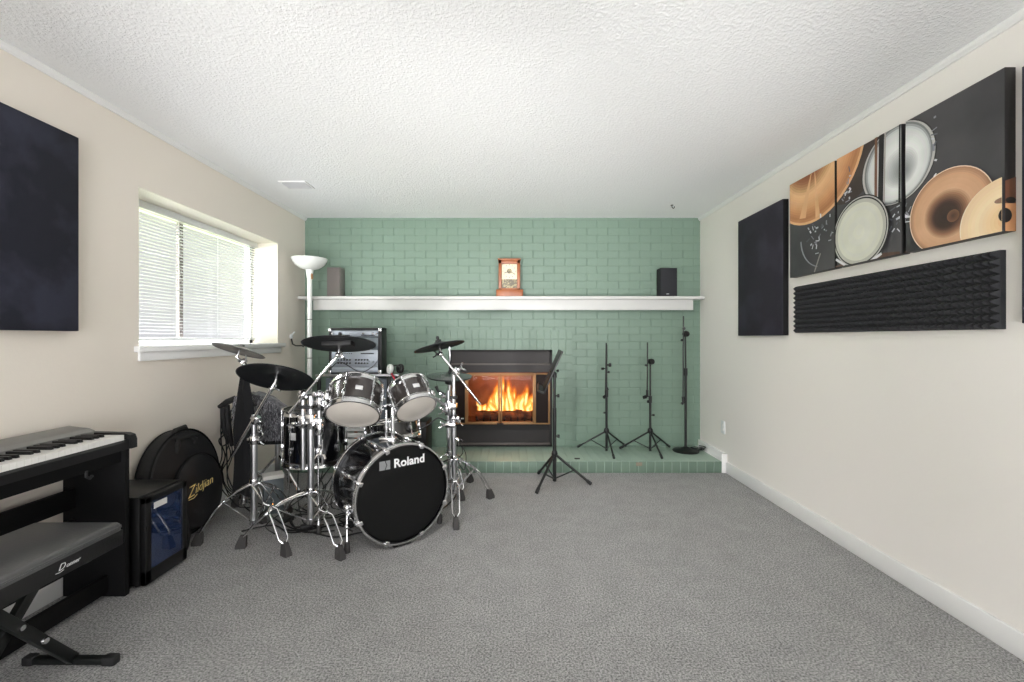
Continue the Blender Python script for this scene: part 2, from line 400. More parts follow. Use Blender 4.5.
# skirting, cove trim
mb = MB()
mb.box((XR - 0.016, YR, 0), (XR, HY + 0.0, 0.098), 0.004)
mb.box((1.853, HY - 0.004, 0), (XR, HY + 0.025, HZ + 0.068), 0.003)
mb.box((1.853, HY + 0.02, 0), (XR, YB, HZ))
mb.box((XR - 0.022, HY, HZ), (XR, YB, HZ + 0.068), 0.004)
struct('baseboard_right', mb, 'white')
struct('baseboard_left', MB().box((XL, YR, 0), (XL + 0.016, HY, 0.098), 0.004), 'white')
def cove(x, s):
    pr = [(0, 0.01), (0.01, 0.01), (0.012, 0.018), (0.018, 0.024), (0.022, 0.034), (0.022, 0.04), (0, 0.04)]
    return MB().prism([(x + s * a, YR, H - 0.04 + b) for a, b in pr], (0, YB - YR, 0))
struct('trim_1', cove(XL, 1), 'white'); struct('trim_2', cove(XR, -1), 'white')

# window
mb = MB()
XG = XL - RD
struct('window_reveal', MB().box((XG, WY0 - 0.0, WZ0), (XL, WY0 + 0.006, WZ1)).box((XG, WY1 - 0.006, WZ0), (XL, WY1, WZ1)).box((XG, WY0, WZ1 - 0.006), (XL, WY1, WZ1)), 'reveal').name = 'trim_3'
wf = MB(); fw = 0.045
wf.box((XG - 0.045, WY0, WZ0), (XG, WY0 + fw, WZ1)).box((XG - 0.045, WY1 - fw, WZ0), (XG, WY1, WZ1))
wf.box((XG - 0.045, WY0, WZ0), (XG, WY1, WZ0 + fw)).box((XG - 0.045, WY0, WZ1 - fw), (XG, WY1, WZ1))
win = struct('window_1', wf, 'vinyl')
struct('window_mullion', MB().box((XG - 0.044, 3.09, WZ0 + .01), (XG - 0.02, 3.125, WZ1 - .01)), 'speaker_grey', win)  # grey stands in for the mullion's shade against the bright sky
struct('window_pane', MB().box((XG - 0.035, WY0 + fw, WZ0 + fw), (XG - 0.031, WY1 - fw, WZ1 - fw)), 'seethrough', win)
struct('window_sill', MB().box((XG, WY0 - 0.0, WZ0 - 0.035), (XL + 0.001, WY1, WZ0)).box((XL, WY0 - 0.03, WZ0 - 0.035), (XL + 0.035, WY1 + 0.07, WZ0), 0.005), 'white', win)
struct('window_apron', MB().box((XL, WY0 - 0.005, WZ0 - 0.085), (XL + 0.016, WY1 + 0.03, WZ0 - 0.035), 0.004), 'white', win)
# blind
XBL = XG + 0.035
bl = thing('venetian_blind', (XBL, (WY0 + WY1) / 2, WZ0), 'white venetian blind hanging in the deep window recess', 'blind')
y0, y1 = WY0 + 0.012, WY1 - 0.02
obj('headrail', MB().box((XBL - 0.02, y0, WZ1 - 0.05), (XBL + 0.022, y1, WZ1 - 0.008), 0.004), 'vinyl', bl)
mb = MB(); n = 37; zt, zb = WZ1 - 0.06, WZ0 + 0.075
ta = math.radians(4)
for i in range(n):
    z = zt + (zb - zt) * i / (n - 1)
    pts = []
    for u in (-1, -0.4, 0.4, 1):
        pts.append((XBL + u * 0.0125 * math.cos(ta), z + u * 0.0125 * math.sin(ta) + 0.0014 * (1 - u * u)))
    for (a, b), (c, d) in zip(pts, pts[1:]): mb.poly([(a, y0 + 0.006, b), (a, y1 - 0.006, b), (c, y1 - 0.006, d), (c, y0 + 0.006, d)])
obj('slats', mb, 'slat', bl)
obj('bottom_rail', MB().box((XBL - 0.012, y0 + 0.004, WZ0 + 0.03), (XBL + 0.012, y1 - 0.004, WZ0 + 0.046), 0.003), 'vinyl', bl)
for k in range(4):
    yy = y0 + 0.12 + k * (y1 - y0 - 0.24) / 3
    obj('ladder_cord', MB().tube([(XBL + 0.014, yy, WZ1 - 0.045), (XBL + 0.014, yy, WZ0 + 0.03)], 0.0012, 5), 'vinyl', bl)
obj('tilt_wand', MB().tube([(XBL + 0.026, y0 + 0.1, WZ1 - 0.03), (XBL + 0.026, y0 + 0.1, WZ1 - 0.52)], 0.004, 6), 'vinyl', bl)

# outside
struct('ground', MB().box((-14, -1, 0.72), (X0 - 0.3, 9, 0.8)), 'lawn')
sh = thing('shrub', (-4.6, 3.6, 0.8), 'green leafy shrub outside, seen through the window blind', 'shrub')
mb = MB()
for k in range(1500):
    a, b, r = random.uniform(0, 2 * PI), random.uniform(-0.3, 1), random.uniform(0.55, 1.0)
    c = V((-4.6 + 0.6 * r * math.cos(a) * math.sqrt(1 - b * b * 0.9), 3.6 + 1.15 * r * math.sin(a) * math.sqrt(1 - b * b * 0.9), 1.75 + 0.8 * b * r))
    u = V((random.gauss(0, 1), random.gauss(0, 1), random.gauss(0, 1))).normalized(); w = u.orthogonal().normalized()
    s = random.uniform(0.05, 0.09)
    mb.poly([c - u * s, c + w * s * 0.5, c + u * s, c - w * s * 0.5])
obj('foliage', mb, 'leaf', sh)
mb = MB()
for k in range(5):
    a = k * 1.26; mb.tube([(-4.6, 3.6, 0.79), (-4.6 + 0.1 * math.cos(a), 3.6 + 0.15 * math.sin(a), 1.3), (-4.6 + 0.3 * math.cos(a), 3.6 + 0.5 * math.sin(a), 1.9)], [0.03, 0.022, 0.01], 6)
obj('stem', mb, 'twig', sh)

# ceiling vent, ceiling hook
def vent():
    p = V((-1.70, 3.475, H)); w, d = 0.095, 0.07
    t = thing('ceiling_vent', p, 'small white slatted air vent in the ceiling by the window wall', 'vent')
    mb = MB(); z0 = H - 0.008
    mb.box((p.x - w - .012, p.y - d - .012, z0), (p.x + w + .012, p.y - d, H)).box((p.x - w - .012, p.y + d, z0), (p.x + w + .012, p.y + d + .012, H))
    mb.box((p.x - w - .012, p.y - d, z0), (p.x - w, p.y + d, H)).box((p.x + w, p.y - d, z0), (p.x + w + .012, p.y + d, H))
    obj('vent_frame', mb, 'white', t)
    mb = MB()
    for k in range(6):
        y = p.y - d + (k + .5) * 2 * d / 6
        mb.box((-w, -0.001, -0.009), (w, 0.001, 0.009), 0, 0, Matrix.Translation((p.x, y, H - 0.006)) @ Matrix.Rotation(-0.7, 4, 'X'))
    obj('louvre', mb, 'vinyl', t)
    obj('duct_shade', MB().box((p.x - w, p.y - d, H - 0.001), (p.x + w, p.y + d, H - 0.0002)), 'ledge', t)  # grey sheet standing in for the shade inside the duct
vent()
p = W(672, 205, 4.01); p.z = H
tag(obj('ceiling_hook', MB().tube([p, p - V((0, 0, .02)), p + V((.012, 0, -.032)), p + V((.022, 0, -.022)), p + V((.02, 0, -.012))], 0.004, 6).lathe([(0, 0), (.012, 0), (.012, -.004), (0, -.004)], 12, 0, Matrix.Translation(p)), 'hookdark'),
    'tiny dark hook screwed into the ceiling near the brick wall', 'hook')

# ================================================================== hearth, fireplace, mantel
h = thing('hearth', (0, (HY + YB) / 2, 0), 'long low green painted brick hearth along the foot of the brick wall', 'hearth')
hb = MB().box((XL + 0.002, HY, 0), (1.853, YB - 0.001, HZ), 0.004)
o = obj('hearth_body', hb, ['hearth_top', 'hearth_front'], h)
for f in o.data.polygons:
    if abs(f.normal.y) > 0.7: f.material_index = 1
bp = W(477.5 + 165.5, 466, HY)   # worn red brick in the front course
obj('worn_brick', MB().box((0.535 + 0.56, HY - 0.0025, 0.062), (0.535 + 0.615, HY + 0.01, HZ - 0.008), 0.002), mat('bare_red_brick', rgb(138, 128, 112), 0.8), h, 'brick with its green paint worn off')
p = W(577, 459, 3.98)
tag(obj('hearth_clip', MB().box((p.x - .024, 3.955, HZ), (p.x + .024, 3.985, HZ + .006), .002), 'rubber'), 'small flat dark strip lying on the hearth beside the music stand', 'clip')

# fireplace surround: shallow raised panel of soldier bricks
fp = thing('fireplace', (-0.11, YB, HZ), 'built-in fireplace with brass-framed glass doors and a burning log fire', 'fireplace')
PX0, PX1 = -0.845, 0.606; PZ1 = 1.272; PZM = 1.075
mb = MB()
for a, b in ((PX0, FX0), (FX1, PX1)): obj('brick_jamb', MB().box((a, YB - .03, HZ), (b, YB, PZM)), 'brick', fp)

obj('soldier_course', MB().box((PX0, YB - .03, PZM), (PX1, YB, PZ1)), 'soldier', fp)
Yf = YB - 0.036
def fbox(n, x0, x1, y0, y1, m, d0=0.0, d1=0.03, bev=0.003):
    """x and y are image-plane millimetres on the fireplace face: metres from the left edge and hearth"""
    return obj(n, MB().box((x0, Yf + d0, y0), (x1, Yf + d1, y1), bev), m, fp)
S = 4.42 / F
fx = lambda px: (px - CX) * S
fz = lambda py: CZ - (py - CY) * S
mb = MB()
a, b, c, d = fx(449), fx(552), fz(446), fz(350)
mb.box((a, Yf - .004, c), (fx(451.5), Yf + .03, d)).box((fx(549.5), Yf - .004, c), (b, Yf + .03, d)).box((a, Yf - .004, fz(352)), (b, Yf + .03, d)).box((a, Yf - .004, c), (b, Yf + .03, fz(444)))
obj('outer_frame', mb, 'firedark', fp)
mb = MB(); mb.box((fx(451), Yf + .012, fz(363.5)), (fx(550), Yf + .03, fz(352)))
obj('upper_louvre_panel', mb, 'firemetal', fp)
obj('upper_ledge', MB().box((fx(451), Yf - .006, fz(365)), (fx(550), Yf + .02, fz(363.3)), .002), 'ledge', fp)
obj('hood_band', MB().box((fx(451), Yf + .004, fz(372.5)), (fx(550), Yf + .03, fz(365))), 'firemetal', fp)
obj('lower_band', MB().box((fx(451), Yf + .006, fz(430)), (fx(550), Yf + .03, fz(424))), 'firedark', fp)
obj('lower_panel', MB().box((fx(451), Yf + .012, fz(443)), (fx(550), Yf + .03, fz(430))), 'firemetal', fp)
obj('lower_ledge', MB().box((fx(451), Yf - .006, fz(444.5)), (fx(550), Yf + .02, fz(442.6)), .002), 'ledge', fp)
mb = MB(); z0, z1 = fz(424), fz(373); br = .014
for px in (453, 466, 535, 549): mb.box((fx(px) - br * .6, Yf - .012, z0), (fx(px) + br * .6, Yf + .014, z1), .003)
mb.box((fx(453), Yf - .012, z0), (fx(549), Yf + .014, z0 + br), .003).box((fx(453), Yf - .012, z1 - br), (fx(549), Yf + .014, z1), .003)
obj('brass_frame', mb, 'brass', fp)
for x0, x1 in ((466.8, 500), (500.6, 534.2)):
    X_0, X_1 = fx(x0), fx(x1)
    mb = MB()
    e = .016
    mb.box((X_0, Yf - .016, z0 + br), (X_0 + e, Yf, z1 - br), .003).box((X_1 - e, Yf - .016, z0 + br), (X_1, Yf, z1 - br), .003)
    mb.box((X_0, Yf - .016, z0 + br), (X_1, Yf, z0 + br + e * .8), .003).box((X_0, Yf - .016, z1 - br - e * .8), (X_1, Yf, z1 - br), .003)
    dr = obj('door', mb, 'brass', fp)
    obj('door_glass', MB().box((X_0 + e, Yf - .01, z0 + br + e), (X_1 - e, Yf - .006, z1 - br - e)), 'fireglass', dr)
    hx = X_1 - .01 if x0 < 480 else X_0 + .01
    obj('door_handle', MB().box((hx - .02, Yf - .03, z0 + .004), (hx + .02, Yf - .014, z0 + .014), .003), 'firedark', dr)
for x0, x1 in ((454, 465), (536, 548)):
    obj('side_glass', MB().box((fx(x0), Yf, z0 + br), (fx(x1), Yf + .01, z1 - br)), 'darkglass', fp)
# firebox behind the doors
BX0, BX1, BY1 = FX0 + .03, FX1 - .03, YB + .42
mb = MB(); zb0, zb1 = fz(424), fz(372)
mb.box((BX0 - .02, Yf + .03, zb0 - .02), (BX1 + .02, BY1, zb0)).box((BX0 - .02, Yf + .03, zb1), (BX1 + .02, BY1, zb1 + .02))
mb.box((BX0 - .02, BY1, zb0 - .02), (BX1 + .02, BY1 + .02, zb1 + .02))
mb.box((BX0 - .02, Yf + .03, zb0), (BX0, BY1, zb1)).box((BX1, Yf + .03, zb0), (BX1 + .02, BY1, zb1))
obj('firebox', mb, 'fireback', fp)
for x in (fx(465.5), fx(535.5)):
    obj('firebox_divider', MB().box((x - .01, Yf + .015, zb0), (x + .01, YB + .12, zb1)), 'firedark', fp)
fyc = YB + .2
for (xa, ya, xb, yb, zz, rr) in ((-.38, fyc - .06, .2, fyc - .02, .05, .042), (-.34, fyc + .1, .22, fyc + .08, .055, .05), (-.2, fyc - .05, .0, fyc + .1, .085, .026), (.1, fyc - .05, -.06, fyc + .1, .09, .026)):
    pts = [V((xa, ya, zb0 + zz)).lerp(V((xb, yb, zb0 + zz)), k / 6) + V((0, 0, random.uniform(-.006, .006))) for k in range(7)]
    obj('log', MB().tube(pts, [rr * random.uniform(.85, 1.1) for _ in pts], 10), 'log', fp)
mb = MB()
for k in range(9):
    x = -.36 + k * .07; mb.tube([(x, fyc - .13, zb0 + .06), (x, fyc - .12, zb0 + .012), (x, fyc + .14, zb0 + .012)], .006, 6)
mb.tube([(-.38, fyc - .02, zb0 + .008), (.22, fyc - .02, zb0 + .008)], .008, 6)
obj('fire_grate', mb, 'firedark', fp)
def flame(x, y, z, hgt, w, lean, seed):
    r = random.Random(seed); rings = []; n = 12
    ph = r.uniform(0, 6)
    for i in range(n):
        t = i / (n - 1)
        rad = w * (0.55 + 0.9 * t) * (1 - t) ** 0.8 * 1.35 + 0.0008
        cx = x + lean * t * t + 0.22 * w * math.sin(ph + 5 * t); cy = y + 0.1 * w * math.sin(2 * ph + 4 * t)
        rings.append([(cx + rad * math.cos(2 * PI * k / 10), cy + 0.6 * rad * math.sin(2 * PI * k / 10), z + hgt * t) for k in range(10)])
    mb = MB()
    c0 = V((x, y, z))
    for q, hq_, mi_ in ((1.25, 1.06, 0), (1, .98, 0), (.8, .9, 1), (.6, .8, 1), (.44, .7, 2), (.28, .58, 2)):             # nested sheets of gas
        mb.ring_loft([[(cxy[0] + (px - cxy[0]) * q, cxy[1] + (py - cxy[1]) * q, z + (pz - z) * hq_) for px, py, pz in rg] for rg, cxy in
                      [(rg, (sum(p[0] for p in rg) / len(rg), sum(p[1] for p in rg) / len(rg))) for rg in rings]], mi_, False)
    return mb
fl = [(-.335, 0, .10, .03, -.04), (-.30, .02, .07, .03, .03), (-.24, -.02, .16, .035, .03), (-.19, .03, .24, .04, .03), (-.155, -.01, .31, .042, .0), (-.125, .02, .40, .04, .03), (-.105, -.03, .27, .045, -.02),
      (-.05, 0, .22, .05, .0), (-.01, -.02, .37, .042, -.03), (.015, .03, .25, .045, .0), (.06, 0, .17, .05, .0), (.10, -.02, .20, .045, .01), (.15, .02, .27, .042, .0), (.185, -.01, .19, .035, .045), (.20, .02, .14, .03, .0),
      (-.08, .06, .2, .06, .0), (.1, .05, .16, .06, 0), (.17, -.04, .11, .035, .02), (-.2, -.04, .10, .04, -.03), (.24, .03, .08, .025, .03)]
for k, (x, y, hh, w, ln) in enumerate(fl):
    o = obj('flame', flame(x, fyc + y, zb0 + .1, hh, w, ln, k), ['flame_outer', 'flame_mid', 'flame_core'], fp)
    for v in o.data.vertices: v.co -= V((x - fp.location.x, fyc + y - fp.location.y, zb0 + .1 - fp.location.z))
    o.location = V((x - fp.location.x, fyc + y - fp.location.y, zb0 + .1 - fp.location.z))

# mantel
mt = thing('mantel_shelf', (-.1, YB - .08, 1.467), 'long white wooden mantel shelf across the green brick wall', 'shelf')
MZ = 1.6
obj('shelf_top', MB().box((XL + .003, 4.28, MZ - .03), (1.876, YB - .002, MZ), .004), 'mantel', mt)
obj('fascia_board', MB().box((-1.95, 4.315, 1.467), (1.778, 4.345, MZ - .03), .003), 'mantel', mt)
obj('shelf_core', MB().box((-1.94, 4.345, 1.50), (1.77, YB - .002, MZ - .03)), 'mantel', mt)

def speaker(x0, x1, zt, label, face, side):
    t = thing('bookshelf_speaker', ((x0 + x1) / 2, 4.36, MZ), label, 'speaker')
    obj('cabinet', MB().box((x0, 4.312, MZ), (x1, 4.43, zt), .005), side, t)
    obj('grille', MB().box((x0 + .004, 4.302, MZ + .004), (x1 - .004, 4.315, zt - .004), .004), face, t)
    return t
speaker(-1.815, -1.682, 1.885, 'taupe bookshelf speaker on the left end of the mantel beside the floor lamp', 'speaker_grey', 'speaker_side')
t = speaker(1.455, 1.62, 1.88, 'charcoal bookshelf speaker on the mantel above the microphone stands', 'speaker_black', 'speaker_black')
obj('badge', MB().box((1.51, 4.3, MZ + .02), (1.535, 4.303, MZ + .026)), 'badge', t)

# clock
ck = thing('mantel_clock', (-.02, 4.36, MZ), 'small cherry wood mantel clock with cream dial on the white shelf', 'clock')
cx0, cx1 = -.132, .08
obj('base', MB().box((-.155, 4.3, MZ), (.108, 4.425, MZ + .068), .006), 'cherry', ck)
mb = MB(); zc0, zc1 = MZ + .068, 1.962
mb.box((cx0, 4.315, zc0), (cx0 + .03, 4.42, zc1), .003).box((cx1 - .03, 4.315, zc0), (cx1, 4.42, zc1), .003).box((cx0, 4.315, zc1 - .04), (cx1, 4.42, zc1), .003).box((cx0, 4.315, zc0), (cx1, 4.42, zc0 + .015), .003).box((cx0, 4.37, zc0), (cx1, 4.42, zc1))
mb.box((cx0 - .006, 4.306, zc1 - .004), (cx1 + .006, 4.422, zc1 + .01), .004)
obj('case', mb, 'cherry', ck)
obj('dial', MB().box((cx0 + .03, 4.352, zc0 + .105), (cx1 - .03, 4.358, zc1 - .04)), 'dial', ck)
obj('tablet_panel', MB().box((cx0 + .03, 4.352, zc0 + .015), (cx1 - .03, 4.358, zc0 + .105)), 'dial_dark', ck)
dc = V(((cx0 + cx1) / 2, 4.35, zc0 + .185))
mb = MB()
mb.lathe([(0, 0), (.024, 0), (.024, .003), (.014, .003), (0, .002)], 20, 0, look((0, -1, 0), dc))
obj('dial_center', mb, 'dial_dark', ck)
mb = MB(); mb.tube([dc, dc + V((-.05, -.003, -.02))], .003, 5).tube([dc, dc + V((.055, -.003, -.03))], .0025, 5)
obj('clock_hands', mb, 'hookdark', ck)
for k in range(12):
    mb = MB(); a = k * PI / 6; q = dc + V((.062 * math.sin(a), 0.001, .062 * math.cos(a))); mb.box(q - V((.003, .001, .005)), q + V((.003, .001, .005)))
    obj('hour_mark', mb, 'dial_dark', ck)
obj('door_knob', MB().ball((cx0 + .018, 4.31, zc0 + .12), .006, 8), 'brass', ck)

# ================================================================== floor lamp
lp = W(309.6, 262, 4.1); lx, ly = lp.x, lp.y
fl_ = thing('floor_lamp', (lx, ly, HZ), 'white torchiere floor lamp with bowl shade in the corner by the window', 'lamp')
Tm = Matrix.Translation((lx, ly, 0))
obj('base', MB().lathe([(0, HZ), (.12, HZ), (.125, HZ + .012), (.11, HZ + .025), (.03, HZ + .035), (0, HZ + .035)], 32, 0, Tm), 'lampwhite', fl_)
mb = MB()
prof = []
for z in (HZ + .03, .62, .63, 1.0, 1.01, 1.36, 1.37, 1.76): prof.append((.02, z))
mb.lathe([(0, HZ + .03)] + [(.0215 if i % 2 else .021, p[1]) for i, p in enumerate(prof)] + [(0, 1.76)], 20, 0, Tm)
obj('pole', mb, 'lampwhite', fl_)
for z in (.625, 1.005, 1.365): obj('pole_joint', MB().lathe([(.0225, z - .004), (.0225, z + .004)], 20, 0, Tm), 'speaker_side', fl_)
zt = 1.932
pr = [(0, zt - .104), (.04, zt - .103), (.085, zt - .09), (.127, zt - .058), (.15, zt - .022), (.157, zt), (.153, zt), (.145, zt - .022), (.122, zt - .054), (.08, zt - .084), (0, zt - .095)]
obj('bowl_shade', MB().lathe(pr, 40, 0, Tm), 'lampwhite', fl_)
obj('bowl_neck', MB().lathe([(0, 1.75), (.024, 1.75), (.036, zt - .102), (0, zt - .102)], 20, 0, Tm), 'lampwhite', fl_)
obj('switch_knob', MB().tube([(lx + .025, ly - .01, 1.79), (lx + .03, ly - .012, 1.74)], .01, 8), 'brass', fl_)

# ================================================================== microphone and music stands
def tripod(t, px, py, zcol, zlow, feet, r=.0085, zf=HZ, m='satin'):
    top = V((px, py, zcol))
    for k, (x, y) in enumerate(feet):
        f = V((x, y, zf + .019)); lg = MB().tube([top + (f - top).normalized() * .01, f], r, 8)
        lo = obj('leg', lg, m, t)
        d = (f - top).normalized()
        obj('rubber_foot', MB().tube([f - d * .03, f + d * .012], r * 1.35, 8), 'rubber', lo)
        mid = top.lerp(f, .56)
        obj('brace', MB().tube([V((px, py, zlow + .01)), mid], r * .55, 6), m, t)
    obj('leg_collar', MB().lathe([(0, zcol - .02), (.022, zcol - .02), (.026, zcol), (.022, zcol + .02), (.012, zcol + .03), (0, zcol + .03)], 16, 0, Matrix.Translation((px, py, 0))), 'black', t)
def knob(t, p, d, name='knob', m='black', r=.013, L=.03):
    d = V(d).normalized(); p = V(p)
    return obj(name, MB().tube([p, p + d * L * .5, p + d * L * .5, p + d * L], [r * .45, r * .45, r, r * .9], 10), m, t)

c = V((.902, 4.2, HZ))
ms = thing('microphone_stand', c, 'black tripod microphone stand with straight upright boom, nearest the fireplace', 'microphone stand', 'stands on the hearth')
tripod(ms, c.x, c.y, .305, .125, [(.915, 3.955), (.66, 4.36), (1.13, 4.395)])
obj('pole', MB().tube([(c.x, c.y, .115), (c.x, c.y, .66)], .0115, 10), 'satin', ms)
obj('upper_pole', MB().tube([(c.x, c.y, .66), (c.x, c.y, 1.13)], .0085, 10), 'satin', ms)
obj('clutch', MB().tube([(c.x, c.y, .63), (c.x, c.y, .70)], .017, 10), 'black', ms)
obj('boom', MB().tube([(c.x - .013, c.y - .02, .70), (c.x - .006, c.y - .02, 1.145)], .0065, 8), 'satin', ms)
knob(ms, (c.x, c.y, .935), (1, -.4, 0), r=.018, L=.045); knob(ms, (c.x, c.y, .865), (1, -.3, .1), r=.012); knob(ms, (c.x - .01, c.y, .90), (-1, -.3, 0), r=.012, L=.04)
knob(ms, (c.x, c.y, .64), (-.8, -.6, -.3), r=.017, L=.04); knob(ms, (c.x - .01, c.y, .70), (1, -.2, .4), r=.014); knob(ms, (c.x, c.y, .48), (-1, -.2, 0), r=.009)
c = V((1.32, 4.2, HZ))
ms = thing('microphone_stand', c, 'black tripod microphone stand with boom folded down, between straight stand and round base stand', 'microphone stand', 'stands on the hearth')
tripod(ms, c.x, c.y, .305, .125, [(1.345, 3.955), (1.06, 4.295), (1.555, 4.36)])
obj('pole', MB().tube([(c.x, c.y, .115), (c.x, c.y, .60)], .0115, 10), 'satin', ms)
obj('upper_pole', MB().tube([(c.x, c.y, .60), (c.x, c.y, .975)], .0085, 10), 'satin', ms)
obj('clutch', MB().tube([(c.x, c.y, .575), (c.x, c.y, .64)], .016, 10), 'black', ms)
obj('boom', MB().tube([(c.x - .034, c.y - .025, 1.15), (c.x - .036, c.y - .025, .66)], .0065, 8), 'satin', ms)
obj('boom_weight', MB().tube([(c.x - .036, c.y - .025, .70), (c.x - .037, c.y - .025, .64)], .012, 8), 'black', ms)
obj('pivot_clamp', MB().lathe([(0, -.02), (.026, -.02), (.03, 0), (.026, .02), (0, .02)], 16, 0, look((.3, -1, 0), (c.x + .002, c.y - .02, .968))), 'black', ms)
knob(ms, (c.x - .03, c.y - .03, .64), (-1, -.3, -.2), r=.018, L=.05); knob(ms, (c.x - .03, c.y - .03, .60), (-.3, -1, -.4)); knob(ms, (c.x - .03, c.y - .03, .93), (-1, -.2, .2), r=.011); knob(ms, (c.x, c.y, .455), (1, -.3, .1), r=.011, L=.04)
c = V((1.672, 4.235, HZ))
ms = thing('microphone_stand', c, 'tall black microphone stand on a round base, in the corner by the wall outlet', 'microphone stand', 'stands on the hearth')
Tc = Matrix.Translation(c)
obj('round_base', MB().lathe([(0, 0), (.118, 0), (.122, .008), (.112, .018), (.05, .026), (.02, .045), (0, .045)], 36, 0, Tc), 'satin', ms)
obj('pole', MB().tube([c + V((0, 0, .03)), c + V((0, 0, .75))], .0125, 12), 'satin', ms)
obj('upper_pole', MB().tube([c + V((0, 0, .75)), c + V((-.004, 0, 1.14))], .008, 10), 'satin', ms)
obj('clutch', MB().tube([c + V((0, 0, .73)), c + V((0, 0, .80))], .017, 10), 'black', ms)
obj('boom', MB().tube([c + V((-.031, -.025, 1.30)), c + V((-.035, -.025, .5))], .0065, 8), 'satin', ms)
obj('pivot_clamp', MB().lathe([(0, -.022), (.026, -.022), (.031, 0), (.026, .022), (0, .022)], 16, 0, look((.2, -1, 0), c + V((-.006, -.02, 1.13)))), 'black', ms)
knob(ms, c + V((-.03, -.03, 1.18)), (-.3, -1, 0), r=.016); knob(ms, c + V((-.03, -.03, 1.07)), (-1, -.3, 0), r=.011)
obj('boom_weight', MB().tube([c + V((-.035, -.025, .53)), c + V((-.03, -.025, .475)), c + V((-.05, -.025, .46))], .014, 8), 'black', ms)
p = c + V((.13, .03, 0))
tag(obj('coiled_cable', MB().tube([p + V((.05 * math.cos(k * .55) * (1 + .02 * k), .045 * math.sin(k * .55), .006 + .0012 * k)) for k in range(26)], .005, 6), 'cable'), 'small coil of black cable beside the round base stand on the hearth', 'cable')

c = V((.348, 3.6, 0))
st = thing('music_stand', c, 'black folding music stand with tilted desk on the carpet before the fireplace', 'music stand')
tripod(st, c.x, c.y, .245, .03, [(.191, 3.362), (.236, 3.84), (.63, 3.556)], .0105, 0)
obj('pole', MB().tube([c + V((0, 0, .022)), c + V((0, 0, .62))], .0155, 12), 'satin', st)
obj('upper_pole', MB().tube([c + V((0, 0, .62)), c + V((0, 0, .885))], .0115, 12), 'satin', st)
knob(st, c + V((.01, 0, .72)), (1, -.3, 0), r=.015); knob(st, c + V((.01, 0, .39)), (1, -.3, 0), r=.015); knob(st, c + V((.012, -.02, .925)), (1, -.5, 0), r=.012, L=.02)
obj('neck_bracket', MB().tube([c + V((0, 0, .87)), c + V((.002, 0, .9)), c + V((-.02, 0, .912)), c + V((-.035, 0, .905))], .018, 10), 'black', st)
u = V((.4, 0, .9)).normalized(); w = V((.05, 1, 0)); bc = V((.328, 3.6, .93))
nrm = V((-u.z, 0, u.x))
Md = frame(bc, w, u)
mb = MB(Md); hw, hh = .235, .175
mb.box((-hw, -hh, -.002), (hw, hh, .002), .001)
for x in (-hw, hw): mb.box((x - .005, -hh, -.006), (x + .005, hh, .006), .002)
mb.box((-hw, hh - .008, -.006), (hw, hh, .006), .002)
for x in (-.12, 0, .12): mb.box((x - .006, -hh, .002), (x + .006, hh, .005), .001)
obj('desk', mb, 'satin', st)
# ledge sits on the face turned towards the drums
sgn = 1 if (Md.to_3x3() @ V((0, 0, 1))).x < 0 else -1
mb = MB(Md); mb.box((-hw, -hh - .01, min(0, sgn * .05)), (hw, -hh + .004, max(0, sgn * .05)), .003).box((-hw, -hh - .01, min(sgn * .046, sgn * .05)), (hw, -hh + .02, max(sgn * .046, sgn * .05)), .001)
obj('ledge', mb, 'satin', st)

# ================================================================== wall panels, canvases, foam
def panel(name, x_wall, s, y0, y1, z0, z1, th, label, cat, fm, em, group=None):
    t = thing(name, (x_wall, (y0 + y1) / 2, z0), label, cat, group)
    x1 = x_wall + s * th
    lo, hi = min(x_wall, x1 - s * .004), max(x_wall, x1 - s * .004)
    obj('panel_core', MB().box((lo, y0, z0), (hi, y1, z1), .003), em, t)
    lo, hi = min(x1 - s * .004, x1), max(x1 - s * .004, x1)
    obj('fabric_face', MB().box((lo, y0 + .001, z0 + .001), (hi, y1 - .001, z1 - .001), .0015), fm, t)
    return t
panel('acoustic_panel', XL, 1, 1.45, 2.073, 1.224, 2.135, .05, 'large navy fabric acoustic panel on the window wall above the piano', 'acoustic panel', 'navy', 'navy_edge', 'fabric acoustic panels')
panel('acoustic_panel', XR, -1, 3.02, 3.617, 1.21, 2.148, .042, 'dark violet acoustic panel on the blank wall, next to the copper cymbal canvas', 'acoustic panel', 'navy2', 'navy_edge', 'fabric acoustic panels')
panel('acoustic_panel', XR, -1, 1.0, 1.605, 1.245, 2.18, .042, 'dark acoustic panel at the photo edge, only its far edge in view', 'acoustic panel', 'navy2', 'navy_edge', 'fabric acoustic panels')

# canvases: one picture of drums printed over three canvases
def clip(poly, ymin, ymax, zmin, zmax):
    def cut(p, ins, inter):
        out = []
        for i in range(len(p)):
            a, b = p[i - 1], p[i]
            if ins(b):
                if not ins(a): out.append(inter(a, b))
                out.append(b)
            elif ins(a): out.append(inter(a, b))
        return out
    def at(k, v): return lambda a, b: tuple(a[j] + (b[j] - a[j]) * (v - a[k]) / (b[k] - a[k]) for j in (0, 1))
    for k, v, s in ((0, ymin, 1), (0, ymax, -1), (1, zmin, 1), (1, zmax, -1)):
        if not poly: return []
        poly = cut(poly, lambda p, k=k, v=v, s=s: s * (p[k] - v) >= -1e-9, at(k, v))
    return poly
def disc(y, z, ry, rz, n=48, a=0): return [(y + ry * math.cos(2 * PI * k / n) * math.cos(a) - rz * math.sin(2 * PI * k / n) * math.sin(a), z + ry * math.cos(2 * PI * k / n) * math.sin(a) + rz * math.sin(2 * PI * k / n) * math.cos(a)) for k in range(n)]
